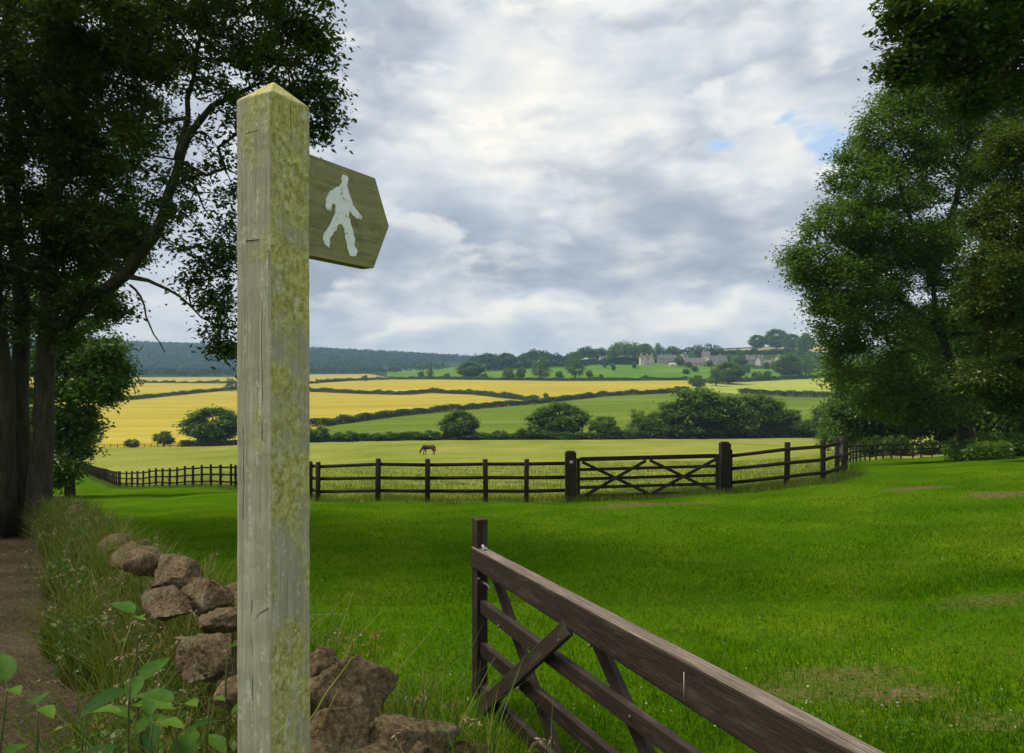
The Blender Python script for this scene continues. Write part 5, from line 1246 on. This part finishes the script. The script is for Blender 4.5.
# ------------------------------------------------------------------ horse
hb = G(428.3, 101.5)
t_ = NT('bay_coat'); tc = t_.n('ShaderNodeTexCoord'); sp = t_.n('ShaderNodeSeparateXYZ'); t_.l(tc.outputs['Object'], sp.inputs[0])
f_ = t_.math('ADD', sp.outputs[0], t_.math('MULTIPLY', t_.noise(t_.coord(), 3, 3), .4))
coat = t_.surf(t_.ramp(t_.math('ADD', t_.math('MULTIPLY', f_, .5), .45), [(.52, (.022, .020, .018)), (.62, (.10, .036, .016))]), .6, .3)
m = MB()
def ov(pts, rad): m.tube(pts, rad, 12)
ov([(.92, 0, 1.16), (.86, 0, 1.14), (.62, 0, 1.12), (.25, 0, 1.06), (-.15, 0, 1.04), (-.45, 0, 1.08), (-.66, 0, 1.10), (-.72, 0, 1.10)], [.02, .18, .31, .31, .31, .30, .20, .02])
ov([(-.35, 0, 1.16), (-.60, 0, 1.14), (-.82, 0, .92), (-1.0, 0, .66), (-1.06, 0, .56)], [.24, .25, .18, .13, .10])
ov([(-.98, 0, .66), (-1.06, 0, .56), (-1.16, 0, .34), (-1.22, 0, .16), (-1.23, 0, .10)], [.05, .12, .10, .07, .02])
ov([(-1.0, .07, .74), (-.96, .08, .84)], [.04, .01]); ov([(-1.0, -.07, .74), (-.96, -.08, .84)], [.04, .01])
ov([(.86, 0, 1.2), (.98, 0, 1.0), (1.0, 0, .7), (.97, 0, .42)], [.05, .09, .09, .03])
for sd_ in (-1, 1):
    ov([(-.45, .14 * sd_, 1.05), (-.46 + .1 * sd_, .15 * sd_, .68), (-.48 + .12 * sd_, .15 * sd_, .42), (-.48 + .13 * sd_, .15 * sd_, .10), (-.53 + .13 * sd_, .15 * sd_, .0)], [.17, .10, .07, .055, .075])
    ov([(.68, .15 * sd_, 1.05), (.62 - .1 * sd_, .16 * sd_, .74), (.80 - .12 * sd_, .16 * sd_, .48), (.78 - .12 * sd_, .16 * sd_, .10), (.73 - .12 * sd_, .16 * sd_, .0)], [.24, .15, .075, .055, .075])
o = m.build('horse', coat)
rm = o.modifiers.new('r', 'REMESH'); rm.mode = 'VOXEL'; rm.voxel_size = .035; rm.use_smooth_shade = True
sm_ = o.modifiers.new('s', 'SMOOTH'); sm_.iterations = 3
o.location = hb; o.scale = (1.06, 1.06, 1.06)
tag(o, 'horse with dark foreparts and chestnut rump grazing in the paddock', 'horse')

# ------------------------------------------------------------------ air
zs = TV[TF.ravel()][:, 2]
def cube(name, lo, hi):
    m = MB(); c = (np.array(lo) + hi) / 2; h = (np.array(hi) - lo) / 2; m.box(c, *h); return m
hz = cube('haze', (-3600, -75, float(zs.min()) - 3), (3600, 3700, float(zs.max()) + 45))
hm = bpy.data.materials.new('pale_air'); hm.use_nodes = True; nt = hm.node_tree; nt.nodes.clear()
ou = nt.nodes.new('ShaderNodeOutputMaterial'); pv_ = nt.nodes.new('ShaderNodeVolumePrincipled'); pv_.inputs['Color'].default_value = (.50, .74, 1, 1); pv_.inputs['Density'].default_value = .00016
nt.links.new(pv_.outputs[0], ou.inputs['Volume'])
ho = hz.build('haze', hm); ho['kind'] = 'stuff'; ho['label'] = 'thin bluish summer haze over the far hills'

# ------------------------------------------------------------------ sky, sun, camera
SUN_EL, SUN_AZ = math.radians(60), math.atan2(-.95, .2)     # azimuth measured from +Y towards +X
w_ = bpy.data.worlds.new('World'); bpy.context.scene.world = w_; w_.use_nodes = True
nt = w_.node_tree; nt.nodes.clear(); N = nt.nodes.new; LK = nt.links.new
def mth(op, a, b=None, c=None):
    m = N('ShaderNodeMath'); m.operation = op
    for i, v in enumerate((a, b, c)):
        if v is None: continue
        if isinstance(v, (int, float)): m.inputs[i].default_value = v
        else: LK(v, m.inputs[i])
    return m.outputs[0]
sky = N('ShaderNodeTexSky'); sky.sky_type = 'NISHITA'; sky.sun_disc = False; sky.sun_elevation = SUN_EL; sky.sun_rotation = SUN_AZ
tc = N('ShaderNodeTexCoord'); sp = N('ShaderNodeSeparateXYZ'); LK(tc.outputs['Generated'], sp.inputs[0])
az = mth('ARCTAN2', sp.outputs[0], sp.outputs[1]); el = sp.outputs[2]
cb = N('ShaderNodeCombineXYZ'); LK(az, cb.inputs[0]); LK(mth('MULTIPLY', el, 1.9), cb.inputs[1])
def cnoise(scale, det, rough, off, dist=0.0, st=1.0):
    mp = N('ShaderNodeMapping'); mp.inputs['Location'].default_value = off; mp.inputs['Scale'].default_value = (1, st, 1); LK(cb.outputs[0], mp.inputs['Vector'])
    n_ = N('ShaderNodeTexNoise'); n_.noise_dimensions = '2D'; n_.inputs['Scale'].default_value = scale; n_.inputs['Detail'].default_value = det; n_.inputs['Roughness'].default_value = rough; n_.inputs['Distortion'].default_value = dist
    LK(mp.outputs[0], n_.inputs['Vector']); return n_.outputs['Fac']
def cramp(f, stops):
    r = N('ShaderNodeValToRGB'); e = r.color_ramp.elements
    while len(e) < len(stops): e.new(.5)
    for el_, (p, c) in zip(e, stops): el_.position = p; el_.color = (*c, 1)
    LK(f, r.inputs[0]); return r.outputs[0]
# cloud banks sit at fixed compass bearings and heights in the sky
warp = cnoise(5, 3, .55, (4.4, 8.8, 0)); warp2 = cnoise(5, 3, .55, (14.4, 1.8, 0))
azw = mth('ADD', az, mth('MULTIPLY', mth('SUBTRACT', warp, .5), .30)); elw = mth('ADD', el, mth('MULTIPLY', mth('SUBTRACT', warp2, .5), .16))
def blob(px, py, sx, sy, amp):
    A, E = math.atan((px - 512) / F), math.sin(math.atan((HZ - py) / math.hypot(F, px - 512)))
    dx = mth('DIVIDE', mth('SUBTRACT', azw, A), sx / F); dy = mth('DIVIDE', mth('SUBTRACT', elw, E), sy / F)
    return mth('MULTIPLY', mth('EXPONENT', mth('MULTIPLY', mth('ADD', mth('MULTIPLY', dx, dx), mth('MULTIPLY', dy, dy)), -1.0)), amp)
pa = cnoise(3.7, 6, .5, (1.7, 2.2, 0), .2); pb_ = cnoise(3.7, 6, .5, (1.73, 2.2 + .075, 0), .2)
relief = mth('SUBTRACT', pa, pb_)
streak = cnoise(7.0, 4, .6, (7.7, 3.1, 0), .1, 2.0)
den = mth('ADD', mth('MULTIPLY', pa, .80), mth('MULTIPLY', streak, .25))
for bl in ((560, 322, 360, 17, -.13), (610, 258, 200, 30, .17), (730, 222, 90, 30, .09), (400, 190, 80, 60, .05), (805, 55, 70, 24, .15), (710, 65, 40, 12, .08), (480, 230, 120, 45, .05), (345, 60, 40, 60, .07), (360, 250, 60, 25, .05), (420, 300, 80, 12, .04),
           (450, 70, 100, 45, -.11), (590, 125, 120, 30, -.08), (640, 90, 60, 40, -.06), (560, 20, 120, 22, -.08), (610, 208, 50, 12, -.16), (540, 165, 40, 12, -.08), (440, 265, 45, 18, -.10), (560, 308, 190, 12, -.14), (400, 326, 80, 8, -.10), (740, 303, 60, 14, -.10), (840, 300, 60, 30, -.06), (760, 130, 60, 30, -.06)):
    den = mth('ADD', den, blob(*bl))
v_ = mth('ADD', mth('MULTIPLY', mth('SUBTRACT', .545, den), 2.1), mth('ADD', mth('MULTIPLY', relief, 1.6), .47))
cloud = cramp(v_, [(.0, (2.2, 2.55, 3.05)), (.32, (3.05, 3.4, 3.95)), (.58, (4.1, 4.4, 4.75)), (.82, (5.3, 5.35, 5.2)), (1.0, (6.3, 6.1, 5.6))])
ca = cnoise(5.6, 7, .52, (3.3, 9.4, 0), .1, 1.15); cb2 = cnoise(5.6, 7, .52, (3.33, 9.4 + .05, 0), .1, 1.15); cbig = cnoise(3.0, 2, .5, (8.3, 5.1, 0))
cum = mth('ADD', mth('MULTIPLY', ca, .75), mth('MULTIPLY', cbig, .45))
for bl in ((600, 235, 150, 34, .11), (805, 55, 60, 22, .10), (640, 215, 60, 16, .05), (450, 90, 110, 50, .04), (610, 120, 110, 30, .03), (420, 280, 110, 26, .06), (560, 312, 240, 8, .05)): cum = mth('ADD', cum, blob(*bl))
cmask = mth('MULTIPLY', cramp(cum, [(.60, (0, 0, 0)), (.67, (1, 1, 1))]), .62)
lit = mth('ADD', mth('MULTIPLY', mth('SUBTRACT', ca, cb2), 3.0), mth('ADD', mth('MULTIPLY', mth('SUBTRACT', .66, cum), 1.9), .50))
ccol = cramp(lit, [(.0, (2.3, 2.65, 3.15)), (.35, (3.2, 3.5, 4.0)), (.62, (4.5, 4.65, 4.8)), (.9, (6.0, 5.95, 5.7))])
mc = N('ShaderNodeMix'); mc.data_type = 'RGBA'; LK(cmask, mc.inputs[0]); LK(cloud, mc.inputs[6]); LK(ccol, mc.inputs[7]); cloud = mc.outputs[2]
cov = mth('ADD', mth('MULTIPLY', cmask, .12), mth('MULTIPLY', cnoise(4.2, 4, .6, (5.5, 1.2, 0), .3), .8)); cov = mth('ADD', cov, .225)
for bl in ((828, 160, 60, 45, -.30), (785, 75, 30, 18, -.08), (690, 258, 40, 10, -.05)): cov = mth('ADD', cov, blob(*bl))
cover = cramp(cov, [(.36, (0, 0, 0)), (.46, (1, 1, 1))])
blue = N('ShaderNodeMix'); blue.data_type = 'RGBA'; blue.inputs[0].default_value = .6; LK(sky.outputs[0], blue.inputs[6]); blue.inputs[7].default_value = (3.6, 4.7, 6.2, 1)
mx = N('ShaderNodeMix'); mx.data_type = 'RGBA'; LK(cover, mx.inputs[0]); LK(blue.outputs[2], mx.inputs[6]); LK(cloud, mx.inputs[7])
bg = N('ShaderNodeBackground'); bg.inputs['Strength'].default_value = .10; LK(mx.outputs[2], bg.inputs[0])
wo = N('ShaderNodeOutputWorld'); LK(bg.outputs[0], wo.inputs['Surface'])

ld = bpy.data.lights.new('sun', 'SUN'); ld.energy = 2.05; ld.angle = math.radians(20); ld.color = (1, .93, .78)
so = link(bpy.data.objects.new('sun', ld))
sd3 = Vector((math.sin(SUN_AZ) * math.cos(SUN_EL), math.cos(SUN_AZ) * math.cos(SUN_EL), math.sin(SUN_EL)))
so.rotation_euler = sd3.to_track_quat('Z', 'Y').to_euler(); so.location = (0, 0, 30)

cd = bpy.data.cameras.new('camera'); co = link(bpy.data.objects.new('camera', cd))
cd.sensor_width = 36; cd.lens = 36 * F / 1024; cd.shift_y = -(376.5 - HZ) / 1024; cd.clip_start = .05; cd.clip_end = 9000
co.location = (0, 0, EYE); co.rotation_euler = (math.pi / 2, 0, 0)
sc = bpy.context.scene; sc.camera = co
sc.render.engine = 'CYCLES'
sc.view_settings.view_transform = 'Standard'; sc.view_settings.look = 'None'; sc.view_settings.exposure = .74; sc.view_settings.gamma = 1
sc.cycles.use_denoising = True; sc.cycles.denoiser = 'OPENIMAGEDENOISE'
sc.cycles.max_bounces = 6; sc.cycles.diffuse_bounces = 3; sc.cycles.glossy_bounces = 2; sc.cycles.transmission_bounces = 3; sc.cycles.volume_bounces = 0; sc.cycles.transparent_max_bounces = 4
for k_, s_ in KIND.items():
    if k_ not in used:
        for ch in list(s_.children): bpy.data.objects.remove(ch)
        bpy.data.objects.remove(s_)
